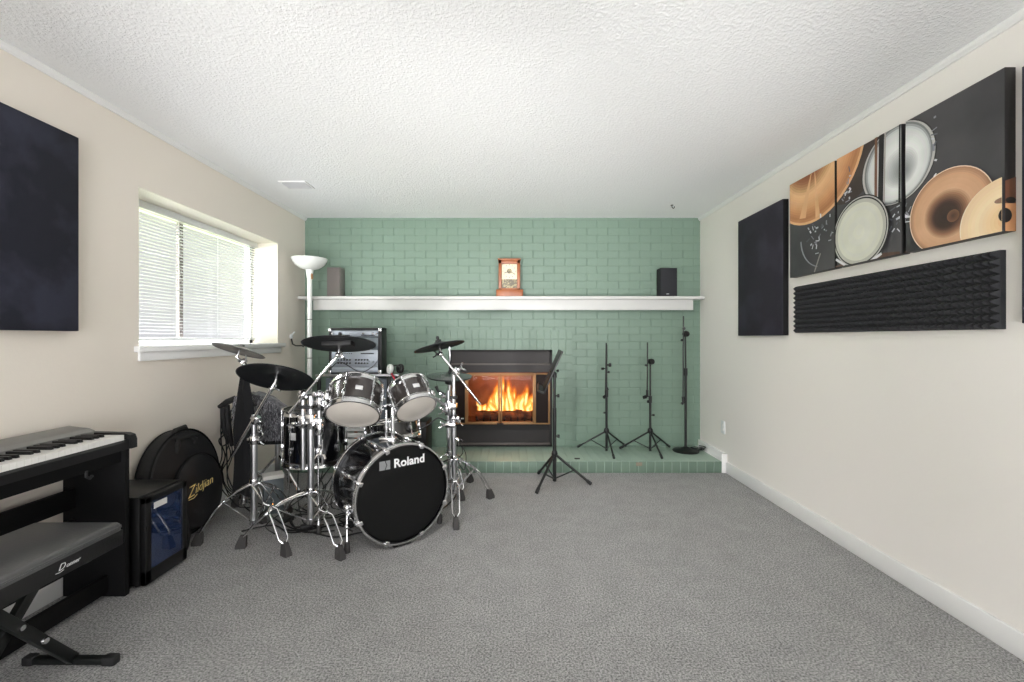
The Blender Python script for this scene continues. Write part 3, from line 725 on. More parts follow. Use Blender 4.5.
def strip(y0, z0, y1, z1, w):
    d = V((y1 - y0, z1 - z0)).normalized(); p = V((-d.y, d.x)) * w / 2
    return [(y0 + p.x, z0 + p.y), (y1 + p.x, z1 + p.y), (y1 - p.x, z1 - p.y), (y0 - p.x, z0 - p.y)]
pc = {}
def ink(c, d=10):
    """printing ink of one colour with a little mottle"""
    c = tuple(int(round(k / 3) * 3) for k in c)
    if c not in pc:
        pc[c] = 'ink_%d_%d_%d' % c
        M[pc[c]] = mat('printed_ink', rgb(*c), 0.5, mix=(rgb(*[max(0, min(255, k + d)) for k in c]), 7, 0.4, 0.65))
    return pc[c]
def radial(y, z, r, stops, n=14, dy=0, dz=0):
    n = int(n * 1.6)
    """disc printed in rings: stops [(radius fraction, colour)...] from rim 1 to middle 0; dy, dz shift the middle"""
    out = []
    for k in range(n):
        t = 1 - k / n
        for (t0, c0), (t1, c1) in zip(stops, stops[1:]):
            if t0 >= t >= t1:
                u = (t0 - t) / (t0 - t1 + 1e-9); c = [a + (b - a) * u for a, b in zip(c0, c1)]; break
        out.append((ink(c), disc(y + dy * (1 - t), z + dz * (1 - t), r * t, r * t)))
    return out
rnd = random.Random(5)
def glints(y, z, sy, sz, n):
    out = []
    for _ in range(n):
        a = rnd.uniform(0, PI); L = rnd.uniform(.008, .034); g = rnd.choice(((226, 226, 230), (196, 198, 204), (140, 142, 150), (96, 98, 104)))
        yy, zz = rnd.gauss(y, sy), rnd.gauss(z, sz)
        out.append((ink(g), strip(yy - L / 2 * math.cos(a), zz - L / 2 * math.sin(a), yy + L / 2 * math.cos(a), zz + L / 2 * math.sin(a), rnd.uniform(.004, .011))))
    return out
art = []
art += [(ink((64, 50, 44)), disc(2.44, 2.16, .22, .22))]
art += radial(2.735, 2.335, .43, [(1, (226, 176, 128)), (.95, (176, 112, 68)), (.8, (214, 158, 108)), (.6, (236, 190, 140)), (.4, (150, 92, 54)), (0, (90, 52, 32))], 18, .06, .02)
art += [(ink((224, 178, 130), 24), [(2.72, 2.24), (2.78, 1.95), (2.84, 1.96)]), (ink((218, 170, 124), 24), [(2.70, 2.24), (2.65, 1.93), (2.69, 1.925)])]
art += [(ink((44, 42, 42)), disc(2.13, 2.032, .206, .196)), ('printrim', disc(2.13, 2.032, .2, .19))] + radial(2.13, 2.032, .187, [(1, (120, 122, 122)), (.9, (214, 216, 214)), (.55, (232, 234, 232)), (.3, (176, 178, 178)), (0, (120, 122, 124))], 14, -.05, -.05)
art += [('printdark', strip(2.205, 2.3, 2.215, 1.83, .03)), (ink((176, 172, 164)), strip(2.183, 2.3, 2.193, 1.84, .007)), (ink((124, 88, 66)), strip(2.24, 2.25, 2.243, 1.85, .016)), ('printdark', strip(2.10, 2.3, 2.105, 1.84, .012))]
art += glints(2.65, 1.82, .07, .045, 34) + glints(2.43, 1.99, .02, .05, 16) + glints(2.11, 1.78, .035, .035, 24) + glints(1.93, 2.03, .004, .09, 8)
for k in range(9):       # curved chrome rim low on the first canvas
    a0 = PI * (1.02 + .045 * k); a1 = a0 + PI * .046
    art.append((ink((150, 152, 158)), strip(2.62 - .2 * math.cos(a0), 1.82 + .2 * math.sin(a0), 2.62 - .2 * math.cos(a1), 1.82 + .2 * math.sin(a1), .013 - .001 * k)))
art += [(ink((150, 146, 140)), strip(2.7, 1.58, 2.64, 1.70, .01)), (ink((92, 70, 58)), disc(2.3, 1.56, .3, .06))]
art += [('printdark', disc(2.345, 1.757, .19, .192)), ('printrim', disc(2.345, 1.757, .183, .186)), ('printdark', disc(2.345, 1.758, .176, .179))] + radial(2.345, 1.758, .171, [(1, (190, 190, 176)), (.92, (216, 216, 202)), (0, (222, 222, 210))], 6)
art += [('printpale', strip(2.51, 1.64, 2.44, 1.595, .014)), ('printpale', strip(2.2, 1.615, 2.26, 1.59, .014))]
art += [(ink((236, 214, 190)), disc(1.868, 1.73, .182, .182))] + radial(1.868, 1.73, .178, [(1, (172, 128, 96)), (.9, (206, 160, 124)), (.6, (214, 170, 134)), (.48, (150, 108, 82)), (.3, (62, 44, 36)), (0, (44, 32, 28))], 18, .012, -.02)
art += radial(1.845, 1.705, .026, [(1, (120, 84, 60)), (0, (70, 48, 38))], 4)
art += [(ink((250, 232, 204)), disc(1.645, 1.632, .172, .168))] + radial(1.645, 1.632, .168, [(1, (238, 206, 164)), (.7, (246, 222, 184)), (.3, (240, 204, 158)), (0, (226, 178, 128))], 8) + [(ink((150, 118, 96)), disc(1.655, 1.712, .03, .011)), ('printdark', disc(1.645, 1.655, .026, .028))]
def canvas(y0, y1, label, side=None):
    z0, z1 = 1.594, 2.214; xf = XR - .0415
    t = thing('canvas_print', (XR, (y0 + y1) / 2, z0), label, 'picture', 'drum picture canvases')
    obj('canvas_body', MB().box((xf, y0, z0), (XR, y1, z1), .0015), 'printdark', t)
    mb = MB(); ms_ = ['printbg']; x = xf - .0004
    mb.poly([(x, y0 + .001, z0 + .001), (x, y1 - .001, z0 + .001), (x, y1 - .001, z1 - .001), (x, y0 + .001, z1 - .001)])
    for m, pl in art:
        q = clip(pl, y0 + .001, y1 - .001, z0 + .001, z1 - .001)
        if len(q) < 3: continue
        x -= .00012
        if m not in ms_: ms_.append(m)
        mb.poly([(x, a, b) for a, b in q], ms_.index(m))
    obj('printed_picture', mb, ms_, t)
    if side:
        mb = MB(); ms_ = []
        for k, (m, pl) in enumerate(side):
            q = clip(pl, xf + .001, XR, z0 + .001, z1 - .001)
            if len(q) < 3: continue
            if m not in ms_: ms_.append(m)
            mb.poly([(a, y0 - .0004 - .00012 * k, b) for a, b in q], ms_.index(m))
        obj('wrapped_edge_print', mb, ms_, t)
canvas(2.533, 2.942, 'drum picture canvas showing a copper cymbal edge above chrome drum hardware')
canvas(2.098, 2.516, 'middle drum picture canvas dominated by a round white drumhead')
canvas(1.659, 2.077, 'drum picture canvas with two bronze cymbals on a dark grey ground',
       [('printbrown', [(XR - .0415, 1.594), (XR, 1.594), (XR, 1.80), (XR - .0415, 1.785)]), ('printorange', [(XR - .0415, 1.594), (XR, 1.594), (XR, 1.70), (XR - .0415, 1.70)]), ('printdark', disc(XR - .0415, 1.655, .026, .028)), ('printdark', disc(XR - .02, 1.712, .02, .012))])

# foam tiles
def foam_tile(y0):
    n = 10; s = .305; x0 = XR; base = .022; d = .046; cell = s / n; z0 = 1.226
    mb = MB()
    mb.box((XR - base, y0, z0), (XR, y0 + s, z0 + s))
    for i in range(n):
        for j in range(n):
            a, b = y0 + i * cell, z0 + j * cell; A, B = a + cell, b + cell; cy, cz = (a + A) / 2, (b + B) / 2; q = cell * .06
            lo = [(XR - base, a, b), (XR - base, A, b), (XR - base, A, B), (XR - base, a, B)]
            hi = [(XR - d, cy - q, cz - q), (XR - d, cy + q, cz - q), (XR - d, cy + q, cz + q), (XR - d, cy - q, cz + q)]
            for k in range(4): mb.poly([lo[k], lo[(k + 1) % 4], hi[(k + 1) % 4], hi[k]])
            mb.poly(hi)
    return mb
lab = ['charcoal pyramid foam tile, first of the row of four from the brick wall', 'charcoal pyramid foam tile, second of the row of four from the brick wall',
       'charcoal pyramid foam tile, third of the row of four from the brick wall', 'charcoal pyramid foam tile, last of the row of four from the brick wall']
ft = obj('foam_tile', foam_tile(1.692), 'foam'); tag(ft, lab[3], 'foam tile', 'acoustic foam tiles under the canvases')
for k in (1, 2, 3):
    o = ft.copy(); C.objects.link(o); o.location.y += .3055 * k; o['label'] = lab[3 - k]

# outlet, wall hook
p = V((XR, 3.955, .39))
ol = thing('wall_outlet', p, 'white electrical outlet low on the blank wall near the hearth', 'outlet')
obj('cover_plate', MB().box((XR - .007, p.y - .036, p.z - .058), (XR, p.y + .036, p.z + .058), .003), 'vinyl', ol)
for dz in (-.02, .02): obj('socket', MB().box((XR - .009, p.y - .015, p.z + dz - .014), (XR - .005, p.y + .015, p.z + dz + .014), .003), 'white', ol)
y = 4.14; hz = 1.205
hk = thing('wall_hook', (XL, y, hz), 'small white wall hook with thin brass arm beside the window', 'hook')
obj('hook_plate', MB().ball((XL + .012, y, hz), .022, 12, 0, (.6, 1, 1.1)).tube([(XL + .01, y, hz + .01), (XL + .03, y + .03, hz + .045)], .007, 6), 'vinyl', hk)
obj('hook_arm', MB().tube([(XL + .012, y, hz - .01), (XL + .03, y - .01, hz - .07), (XL + .06, y - .01, hz - .085), (XL + .12, y - .01, hz - .085), (XL + .135, y - .01, hz - .095)], .007, 8), 'hookdark', hk)

# ================================================================== drum kit helpers
def cymbal(C0, n, D, label, m, name='cymbal', box=False, knob_m='rubber', under=True, wing=True):
    t = thing(name, C0, label, 'cymbal', 'cymbals of the drum kit')
    Mx = look(n, C0) @ Matrix.Translation((0, 0, .012)); R = D / 2
    top = [(0, .024), (.025, .022), (.045, .012), (.055, .008), (R * .6, .003), (R * .93, -.006), (R, -.011)]
    bot = [(R, -.015), (R * .93, -.012), (R * .6, -.005), (.055, -.002), (.04, .004), (.02, .012), (0, .014)]
    obj('pad', MB().lathe(top + bot, 56, 0, Mx), m, t)
    obj('edge_bead', MB().lathe([(R - .002, -.017), (R + .003, -.013), (R - .002, -.009), (R - .006, -.013), (R - .002, -.017)], 56, 0, Mx), m, t)
    if box:
        obj('sensor_box', MB(Mx).box((-.085, -.055, -.03), (.085, .02, -.002), .004), 'rubber', t)
    obj('felt_washer', MB().lathe([(0, .022), (.02, .022), (.02, .034), (0, .034)], 16, 0, Mx), knob_m, t)
    if wing:
        obj('wing_nut', MB().lathe([(0, .034), (.008, .034), (.011, .045), (.009, .06), (0, .06)], 12, 0, Mx), knob_m, t)
    return t
def wing(t, p, d, m='chrome', name='wing_nut', s=1.0):
    d = V(d).normalized(); mm = look(d, p)
    mb = MB(mm)
    mb.lathe([(0, 0), (.007 * s, 0), (.008 * s, .016 * s), (0, .018 * s)], 10)
    for k in (-1, 1): mb.tube([(0, 0, .012 * s), (k * .012 * s, 0, .018 * s), (k * .018 * s, 0, .03 * s)], .004 * s, 6)
    return obj(name, mb, m, t)
def clampblock(t, p, axis, L=.045, r=.02, name='clamp', m='chrome'):
    p = V(p); a = V(axis).normalized(); mm = look(a, p)
    mb = MB(mm); mb.lathe([(0, -L / 2), (r * .85, -L / 2), (r, -L / 2 + .005), (r, L / 2 - .005), (r * .85, L / 2), (0, L / 2)], 14)
    mb.box((-r * 1.5, -.008, -.012), (r * 1.5, .008, .012), .003)
    return obj(name, mb, m, t)
def brace_leg(t, top, foot, w=.02, bow=.035, r=.0055, m='chrome', fh=.07, ft=.021):
    """double-braced leg: two rails that part, pinch in the middle and part again, on a rubber foot"""
    top = V(top); foot = V(foot); out = V((foot.x - top.x, foot.y - top.y, 0)).normalized(); side = V((-out.y, out.x, 0))
    end = V((foot.x, foot.y, fh * .85)) - out * .012; n = 17; mb = MB()
    for s in (-1, 1):
        pts = []
        for i in range(n):
            k = i / (n - 1); ww = w * min(1, 3.2 * abs(math.sin(2 * PI * k)) ** .9) * .5 + .003
            pts.append(top.lerp(end, k) + (out * .6 + V((0, 0, 1))) * bow * math.sin(PI * k) + side * s * ww)
        mb.tube(pts, r, 7)
    mid = top.lerp(end, .5) + (out * .6 + V((0, 0, 1))) * bow
    mb.tube([mid - side * .012, mid + side * .012], .008, 8)
    lo = obj('leg', mb, m, t)
    d = (foot - end).normalized()
    fm = MB(frame((foot.x, foot.y, 0), out, side))
    fm.prism([(-.024, -ft, 0), (.026, -ft * .9, 0), (.026, ft * .9, 0), (-.024, ft, 0)], (0, 0, .001))
    rings = []
    for (o_, z, q) in ((0, 0, 1.0), (0, .02, 1.0), (-.008, fh * .7, .8), (-.012, fh, .6)):
        rings.append([(o_ - .026 * q, -ft * q, z), (o_ + .026 * q, -ft * q * .8, z), (o_ + .026 * q, ft * q * .8, z), (o_ - .026 * q, ft * q, z)])
    fm = MB(frame((foot.x, foot.y, 0), out, side)); fm.ring_loft(rings, 0, True, False)
    obj('rubber_foot', fm, 'rubber_foot', lo)
    return mid
def stand_base(t, x, y, zc, zb, feet, r=.018, bow=.035, w=.042):
    base = V((x, y, 0))
    for fx_, fy_ in feet:
        mid = brace_leg(t, (x, y, zc), (fx_, fy_, 0), w, bow)
        out = V((fx_ - x, fy_ - y, 0)).normalized()
        obj('leg_brace', MB().tube([V((x, y, zb + .012)) + out * .012, mid], .0055, 6), 'chrome', t)
    obj('leg_collar', MB().lathe([(0, zc - .018), (r + .006, zc - .018), (r + .009, zc), (r + .006, zc + .018), (0, zc + .018)], 18, 0, Matrix.Translation(base)), 'chrome', t)
    obj('lower_collar', MB().lathe([(0, zb), (r + .008, zb), (r + .008, zb + .028), (0, zb + .028)], 18, 0, Matrix.Translation(base)), 'chrome', t)
def vtube(t, x, y, z0, z1, r, name='tube', m='dull'):
    return obj(name, MB().tube([(x, y, z0), (x, y, z1)], r, 14), m, t)
def boomrod(t, a, b, r=.009, m='chrome', name='boom_arm'):
    return obj(name, MB().tube([a, b], r, 10), m, t)

# ---- cymbal stand A (left) with the black ride
AX, AY = -1.536, 2.62
A = thing('cymbal_stand', (AX, AY, 0), 'chrome boom cymbal stand beside the cymbal bag, carrying the large black cymbal', 'cymbal stand', 'chrome stands of the drum kit')
stand_base(A, AX, AY, .335, .085, [(-1.815, 2.535), (-1.236, 2.41), (-1.52, 2.99)])
vtube(A, AX, AY, .085, .62, .0185, 'lower_tube'); vtube(A, AX, AY, .6, .735, .0135, 'upper_tube')
clampblock(A, (AX, AY, .585), (0, 0, 1), .05, .026, 'height_clamp'); wing(A, (AX + .024, AY - .01, .585), (1, -.3, 0), s=1.5)
rideC, rideN = V((-1.393, 2.6, .957)), V((-.006, .46, .888)).normalized()
jt = rideC - rideN * .03
b0, b1 = W(232, 456, 2.64), jt + V((-.02, 0, -.035))
clampblock(A, W(256, 420, 2.62), b1 - b0, .05, .022, 'boom_clamp'); boomrod(A, b0, b1, .0095)
obj('boom_joint', MB().tube([W(256, 420, 2.62), (AX, AY, .735)], .013, 10), 'chrome', A)
wing(A, W(259, 426, 2.60), (.5, -.4, -1), s=1.6)
obj('tilter', MB().tube([b1 - (b1 - b0).normalized() * .03, b1, jt, rideC + rideN * .06], [.013, .013, .009, .004], 10).ball(b1, .016, 10), 'chrome', A)
wing(A, b1 + V((.015, -.01, 0)), (1, -.2, .3), s=1.3)
cymbal(rideC, rideN, .414, 'large black cymbal tilted low, the nearest one beside the window sill', 'cymbal_black', box=False)

# ---- far cymbal stand behind, with the grey cymbal
spC, spN = V((-1.829, 2.95, 1.105)), V((.188, .292, .938))
B0 = thing('cymbal_stand', (spC.x + .02, 2.97, 0), 'straight cymbal stand hidden behind the black cloth, carrying the grey cymbal', 'cymbal stand', 'chrome stands of the drum kit')
bx, by = spC.x + .02, 2.97
stand_base(B0, bx, by, .30, .08, [(bx + .2, by - .13), (bx - .15, by + .14), (bx + .1, by + .24)])
vtube(B0, bx, by, .08, .62, .017, 'lower_tube'); vtube(B0, bx, by, .6, 1.03, .0125, 'upper_tube'); clampblock(B0, (bx, by, .62), (0, 0, 1), .045, .024, 'height_clamp')
obj('tilter', MB().tube([(bx, by, 1.02), spC - spN * .045, spC + spN * .03], [.012, .01, .004], 10).ball((bx, by, 1.035), .02, 10), 'chrome', B0)
wing(B0, (bx, by - .015, 1.03), (.5, -1, 0), s=1.5)
obj('stop_rod', MB().tube([spC - spN * .01 + V((.06, -.02, -.015)), spC + V((.06, -.02, -.1)), V((bx, by, 1.0))], .004, 6), 'dull', B0)
cymbal(spC, spN, .318, 'grey metal cymbal tilted in front of the window sill', 'cymbal_grey', knob_m='cymbal_grey', wing=False)

# ---- centre stand B: cymbal arm and tom arm in a multi clamp
BX, BY = -1.188, 2.6
B = thing('cymbal_stand', (BX, BY, 0), 'chrome stand left of the bass drum carrying the raised black cymbal and a tom arm', 'cymbal stand', 'chrome stands of the drum kit')
stand_base(B, BX, BY, .29, .10, [(-1.54, 2.50), (-.925, 2.375), (-1.09, 2.95)])
vtube(B, BX, BY, .10, .86, .0185, 'lower_tube')
xl_, xr_ = W(303, 0, BY).x, W(319.5, 0, BY).x
vtube(B, xl_, BY, .415, .86, .0125, 'cymbal_arm_tube'); vtube(B, xr_, BY, .55, .86, .0125, 'tom_arm_tube')
obj('multi_clamp', MB().box((xl_ - .022, BY - .022, .68), (xr_ + .022, BY + .022, .72), .008).box((xl_ - .02, BY - .028, .66), (xl_ + .02, BY + .02, .74), .008).box((xr_ - .02, BY - .028, .62), (xr_ + .02, BY + .02, .70), .008).box((BX - .024, BY - .028, .655), (BX + .024, BY + .02, .745), .008), 'chrome', B)
for x in (xl_ - .03, (xl_ + BX) / 2, BX + .03): wing(B, (x, BY - .025, .69), (.2 if x > BX else -.3, -1, .1), s=1.5)
obj('memory_lock', MB().box((xl_ - .02, BY - .022, .775), (BX + .02, BY + .02, .795), .004).box((xr_ - .02, BY - .022, .765), (xr_ + .02, BY + .02, .785), .004), 'rubber', B)
crC, crN = V((-1.019, 2.6, 1.156)), V((-.044, .24, .97))
j2 = crC - crN * .035
r0, r1 = W(289, 413, 2.58), j2 + V((-.005, -.005, -.03))
clampblock(B, W(303, 395, 2.585), r1 - r0, .05, .02, 'boom_clamp'); boomrod(B, r0, r1, .0085)
obj('boom_joint', MB().tube([W(303, 395, 2.585), (xl_, BY, .85)], .013, 10), 'chrome', B)
obj('tilter', MB().tube([r1, j2, crC + crN * .05], [.012, .009, .004], 10).ball(r1, .017, 10), 'chrome', B); wing(B, r1 + V((.01, -.012, 0)), (1, -.5, 0), s=1.3)
cymbal(crC, crN, .41, 'raised black cymbal on a boom arm in front of the silver rack', 'cymbal_black', box=True)
# ---- toms
def tom(bot, up, D, L, label, badge_dir, nl=6):
    up = up.normalized(); t = thing('tom_drum', bot + up * L / 2, label, 'drum', 'toms of the drum kit')
    R = D / 2
    # local y towards the badge
    bd = V(badge_dir); bd = (bd - up * bd.dot(up)).normalized(); xx = bd.cross(up).normalized()
    Mx = frame(bot, xx, bd)
    if (Mx.to_3x3() @ V((0, 0, 1))).dot(up) < 0: Mx = frame(bot, -xx, bd)
    obj('shell', MB(Mx).lathe([(R - .012, .012), (R, .012), (R, L - .012), (R - .012, L - .012)], 48), 'grey_lacq', t)
    for name, z, hm in (('bottom_hoop', 0, 'head_white'), ('top_hoop', L, 'head_white')):
        s = 1 if z else -1; z0, z1 = (z - .028, z + .006) if z else (-.006, .028)
        ho = obj(name, MB(Mx).lathe([(R + .002, z0), (R + .010, z0), (R + .010, z0 + .005), (R + .006, z0 + .008), (R + .006, z1 - .008), (R + .011, z1 - .004), (R + .009, z1), (R + .0, z1), (R + .0, z0)], 48), 'hoop', t)
        obj('drumhead', MB(Mx).lathe([(0, z - s * .003), (R - .004, z - s * .003), (R + .001, z - s * .006)], 48), hm, ho)
    lug = None
    for k in range(nl):
        a = PI / 2 + (k + .5) * 2 * PI / nl
        for zz in (.3, .7):
            m = Mx @ Matrix.Rotation(a, 4, 'Z') @ Matrix.Translation((R, 0, L * zz))
            q = MB(m); q.box((-.002, -.009, -.024), (.016, .009, .024), .006).lathe([(0, -.008), (.006, -.008), (.006, .008), (0, .008)], 8, 0, look((1, 0, 0), (.016, 0, 0)))
            obj('lug', q, 'chrome', t)
        q = MB(Mx @ Matrix.Rotation(a, 4, 'Z')); q.tube([(R + .01, 0, .0), (R + .01, 0, L)], .003, 6)
        obj('tension_rod', q, 'chrome', t)
    obj('badge', MB(Mx).box((-.021, R - .003, L * .5 - .014), (.021, R + .002, L * .5 + .014), .002), 'badge', t)
    return t, Mx
t1b, t1u = V((-.94, 2.6, .74)), V((-.084, .633, .77))
t1, M1 = tom(t1b, t1u, .297, .195, 'larger grey tom drum with white heads, nearest the window, above the bass drum', (.42, -.8, .5))
t2b, t2u = V((-.599, 2.75, .751)), V((-.429, .553, .714))
t2, M2 = tom(t2b, t2u, .247, .175, 'smaller grey tom drum with white heads, nearest the fireplace', (.50, -.8, .5))
# tom 1 bracket and arm to stand B
br1 = M1 @ V((-.149 - .012, .0, .09)) if (M1 @ V((-.149, 0, .09))).x < t1b.x else M1 @ V((.161, 0, .09))
obj('mount_bracket', MB().ball(br1, .026, 12, 0, (1, .8, 1.5)).tube([br1, br1.lerp(t1b + t1u * .1, .12)], .02, 10), 'chrome', t1)
arm_top = V((xr_, BY, .86))
obj('tom_arm', MB().tube([arm_top + V((0, 0, -.03)), arm_top + V((.0, 0, .0)), arm_top + V((.03, .005, .012)), arm_top.lerp(br1, .6) + V((0, 0, -.06)), br1 + V((-.02, 0, -.05)), br1], .0085, 10).ball(arm_top, .024, 12).ball(arm_top + V((.045, .005, .0)), .018, 10), 'chrome', B)
clampblock(B, arm_top + V((0, 0, -.05)), (0, 0, 1), .06, .02, 'tom_arm_clamp'); wing(B, arm_top + V((-.01, -.02, 0)), (-.4, -1, .2), s=1.5)
# small accessory clamp and rod under it
q = V((xr_ + .02, BY - .01, .535))
obj('accessory_rod', MB().tube([q + V((0, 0, .06)), q + V((0, 0, -.09))], .006, 8).tube([V((xr_, BY, .56)), q + V((0, 0, .02))], .011, 8), 'chrome', B)
wing(B, q + V((0, -.01, .0)), (0, -.4, -1), s=1.7)

# ---- bass drum
bd_ = math.radians(38); bn = V((math.sin(bd_), -math.cos(bd_), 0)); bxx = V((math.cos(bd_), math.sin(bd_), 0)); R = .268
bfc = V((-.622, 2.525, .302)); Lb = .39
bc0 = bfc - bn * Lb
Mb = frame(bc0, bxx, V((0, 0, 1)))                 # local z = bn
if (Mb.to_3x3() @ V((0, 0, 1))).dot(bn) < 0: raise RuntimeError('bass axis')
K = thing('bass_drum', (bc0.lerp(bfc, .5).x, bc0.lerp(bfc, .5).y, 0), 'large black bass drum with white lettering on its front head', 'drum')
obj('shell', MB(Mb).lathe([(R - .01, .02), (R, .02), (R, Lb - .02), (R - .01, Lb - .02)], 64), 'gloss', K)
for name, z in (('rear_hoop', 0.0), ('front_hoop', Lb)):
    z0, z1 = (z - .012, z + .03) if z == 0 else (z - .03, z + .012)
    ho = obj(name, MB(Mb).lathe([(R + .002, z0), (R + .014, z0), (R + .016, z0 + .004), (R + .016, z1 - .004), (R + .014, z1), (R + .002, z1), (R + .002, z0)], 64), 'gloss', K)
    obj('hoop_inlay', MB(Mb).lathe([(R + .0165, (z0 + z1) / 2 - .012), (R + .0185, (z0 + z1) / 2 - .01), (R + .0185, (z0 + z1) / 2 + .01), (R + .0165, (z0 + z1) / 2 + .012)], 64), 'hoop', ho)
    zz_ = z1 if z else z0; e_ = 1 if z else -1
    obj('hoop_rim', MB(Mb).lathe([(R + .008, zz_ + e_ * .0006), (R + .0165, zz_ + e_ * .0006), (R + .018, zz_ - e_ * .003), (R + .0165, zz_ - e_ * .008)], 64), 'hoop', ho)
    s = 1 if z else -1
    obj('drumhead', MB(Mb).lathe([(0, z + s * .0), (R - .004, z + s * .0), (R + .003, z - s * .006)], 64), 'head_black', ho)
    for k in range(8):
        a = PI / 8 + k * PI / 4
        m = Mb @ Matrix.Rotation(a, 4, 'Z')
        q = MB(m)
        q.box((R - .006, -.013, (z1 - .004 if z else z0 - .012)), (R + .022, .013, (z1 + .012 if z else z0 + .004)), .004)
        q.box((R + .014, -.011, z0 if not z else z0 - .012), (R + .028, .011, z1 if z else z1 + .012), .004)
        cl = obj('claw', q, 'chrome', K)
        q = MB(m); q.tube([(R + .022, 0, z), (R + .022, 0, z - s * .14)], .0035, 6); obj('tension_rod', q, 'chrome', cl)
for k in range(8):
    a = PI / 8 + k * PI / 4; m = Mb @ Matrix.Rotation(a, 4, 'Z')
    obj('lug', MB(m).box((R - .002, -.011, Lb / 2 - .055), (R + .024, .011, Lb / 2 + .055), .007), 'chrome', K)
# spurs
for s, lab_ in ((-1, None), (1, None)):
    root = Mb @ V((s * (R + .005) * math.cos(.28), -(R + .005) * math.sin(.28), Lb * .55))
    foot = V((-.915, 2.44, .0)) if s < 0 else root + bxx * .05 + bn * .03
    foot.z = .0
    f1 = V((foot.x, foot.y, .05))
    sp = obj('spur', MB().tube([root, root.lerp(f1, .55)], .0105, 10).tube([root.lerp(f1, .5), f1], .0075, 10).ball(root.lerp(f1, .53), .016, 10).ball(root, .024, 12), 'chrome', K)
    obj('rubber_foot', MB().tube([f1 + V((0, 0, .012)), f1, (foot.x, foot.y, 0.002)], [.012, .015, .018], 10), 'rubber_foot', sp)
# logo and name, on the front head
z = Lb + .0012
me = text_mesh('Roland', .0685, 0, .0008, .0016)
obj('lettering', MB(Mb).mesh(me, Matrix.Translation((.036, .178, z)) @ Matrix.Rotation(.01, 4, 'Z')), 'logo', K)
q = MB(Mb)
lx0, ly0 = -.143, .153
q.prism([(lx0, ly0, z), (lx0 + .03, ly0, z), (lx0 + .04, ly0 + .025, z), (lx0 + .03, ly0 + .05, z), (lx0, ly0 + .05, z)], (0, 0, .0008))
q.prism([(lx0 + .035, ly0, z), (lx0 + .062, ly0, z), (lx0 + .062, ly0 + .05, z), (lx0 + .035, ly0 + .05, z), (lx0 + .045, ly0 + .025, z)], (0, 0, .0008))
obj('logo_mark', q, 'logo_grey', K)
obj('floor_pad', MB(frame((bfc.x, bfc.y, 0), bxx, bn)).box((-.06, -.05, 0), (.06, .0, .022), .006), 'rubber', K)

# tom holder on top of the bass drum
hp = Mb @ V((0, R, .16))
th = thing('tom_holder', hp, 'chrome double tom bracket standing on top of the bass drum', 'bracket')
obj('foot_plate', MB().box(hp + V((-.05, -.03, -.006)), hp + V((.05, .03, .014)), .006), 'chrome', th)
hx = V((hp.x + .03, hp.y, hp.z))
obj('post', MB().tube([hx, hx + V((0, 0, .2))], .012, 10).tube([hx + V((-.04, 0, 0)), hx + V((-.04, 0, .18))], .009, 10), 'chrome', th)
pa = W(379, 407, 2.72); pb = W(394, 404, 2.74)
obj('cross_plate', MB().tube([pa + V((-.02, 0, -.005)), pb + V((.02, 0, .005))], .014, 10, 0, False, .55).tube([hx + V((0, 0, .19)), (pa + pb) / 2], .011, 8), 'chrome', th)

# ---- floor tom
fc = V((-1.285, 2.87, 0)); fz0, fz1, fR = .395, .735, .184
FT = thing('floor_tom', fc, 'black floor tom on three chrome legs behind the centre cymbal stand', 'drum', 'toms of the drum kit')
Tf = Matrix.Translation(fc)
obj('shell', MB(Tf).lathe([(fR - .01, fz0 + .01), (fR, fz0 + .01), (fR, fz1 - .01), (fR - .01, fz1 - .01)], 56), 'gloss', FT)
for name, z, s in (('bottom_hoop', fz0, -1), ('top_hoop', fz1, 1)):
    z0, z1 = (z - .006, z + .028) if s < 0 else (z - .028, z + .006)
    ho = obj(name, MB(Tf).lathe([(fR + .002, z0), (fR + .011, z0), (fR + .007, z0 + .008), (fR + .007, z1 - .008), (fR + .011, z1), (fR, z1), (fR, z0)], 56), 'hoop', FT)
    obj('drumhead', MB(Tf).lathe([(0, z - s * .003), (fR - .003, z - s * .003), (fR + .001, z - s * .006)], 56), 'head_black', ho)
for k in range(8):
    a = .39 + k * PI / 4; m = Tf @ Matrix.Rotation(a, 4, 'Z')
    for zz in (fz0 + .1, fz1 - .1):
        obj('lug', MB(m).box((fR - .002, -.009, zz - .024), (fR + .016, .009, zz + .024), .006), 'chrome', FT)
    obj('tension_rod', MB(m).tube([(fR + .01, 0, fz0), (fR + .01, 0, fz1)], .003, 6), 'chrome', FT)
for a in (math.radians(-75) + .25, math.radians(165), math.radians(55)):
    d = V((math.cos(a), math.sin(a), 0)); p0 = fc + d * (fR + .022)
    lo = obj('leg', MB().tube([p0 + V((0, 0, .62)), p0 + V((0, 0, .12)), p0 + d * .02 + V((0, 0, .03))], .0065, 8), 'chrome', FT)
    obj('rubber_foot', MB().tube([p0 + d * .016 + V((0, 0, .055)), p0 + d * .02 + V((0, 0, .002))], [.011, .016], 10), 'rubber_foot', lo)
    obj('leg_bracket', MB().box((-.016, -.014, .46), (.03, .014, .52), .006, 0, Matrix.Translation(fc + d * fR) @ Matrix.Rotation(a, 4, 'Z')), 'chrome', FT)
bdir = (W(294, 435, 2.7) - fc); ba = math.atan2(bdir.y, bdir.x)
obj('badge', MB(Tf @ Matrix.Rotation(ba, 4, 'Z')).box((fR - .002, -.019, .565), (fR + .002, .019, .61), .002), 'badge', FT)

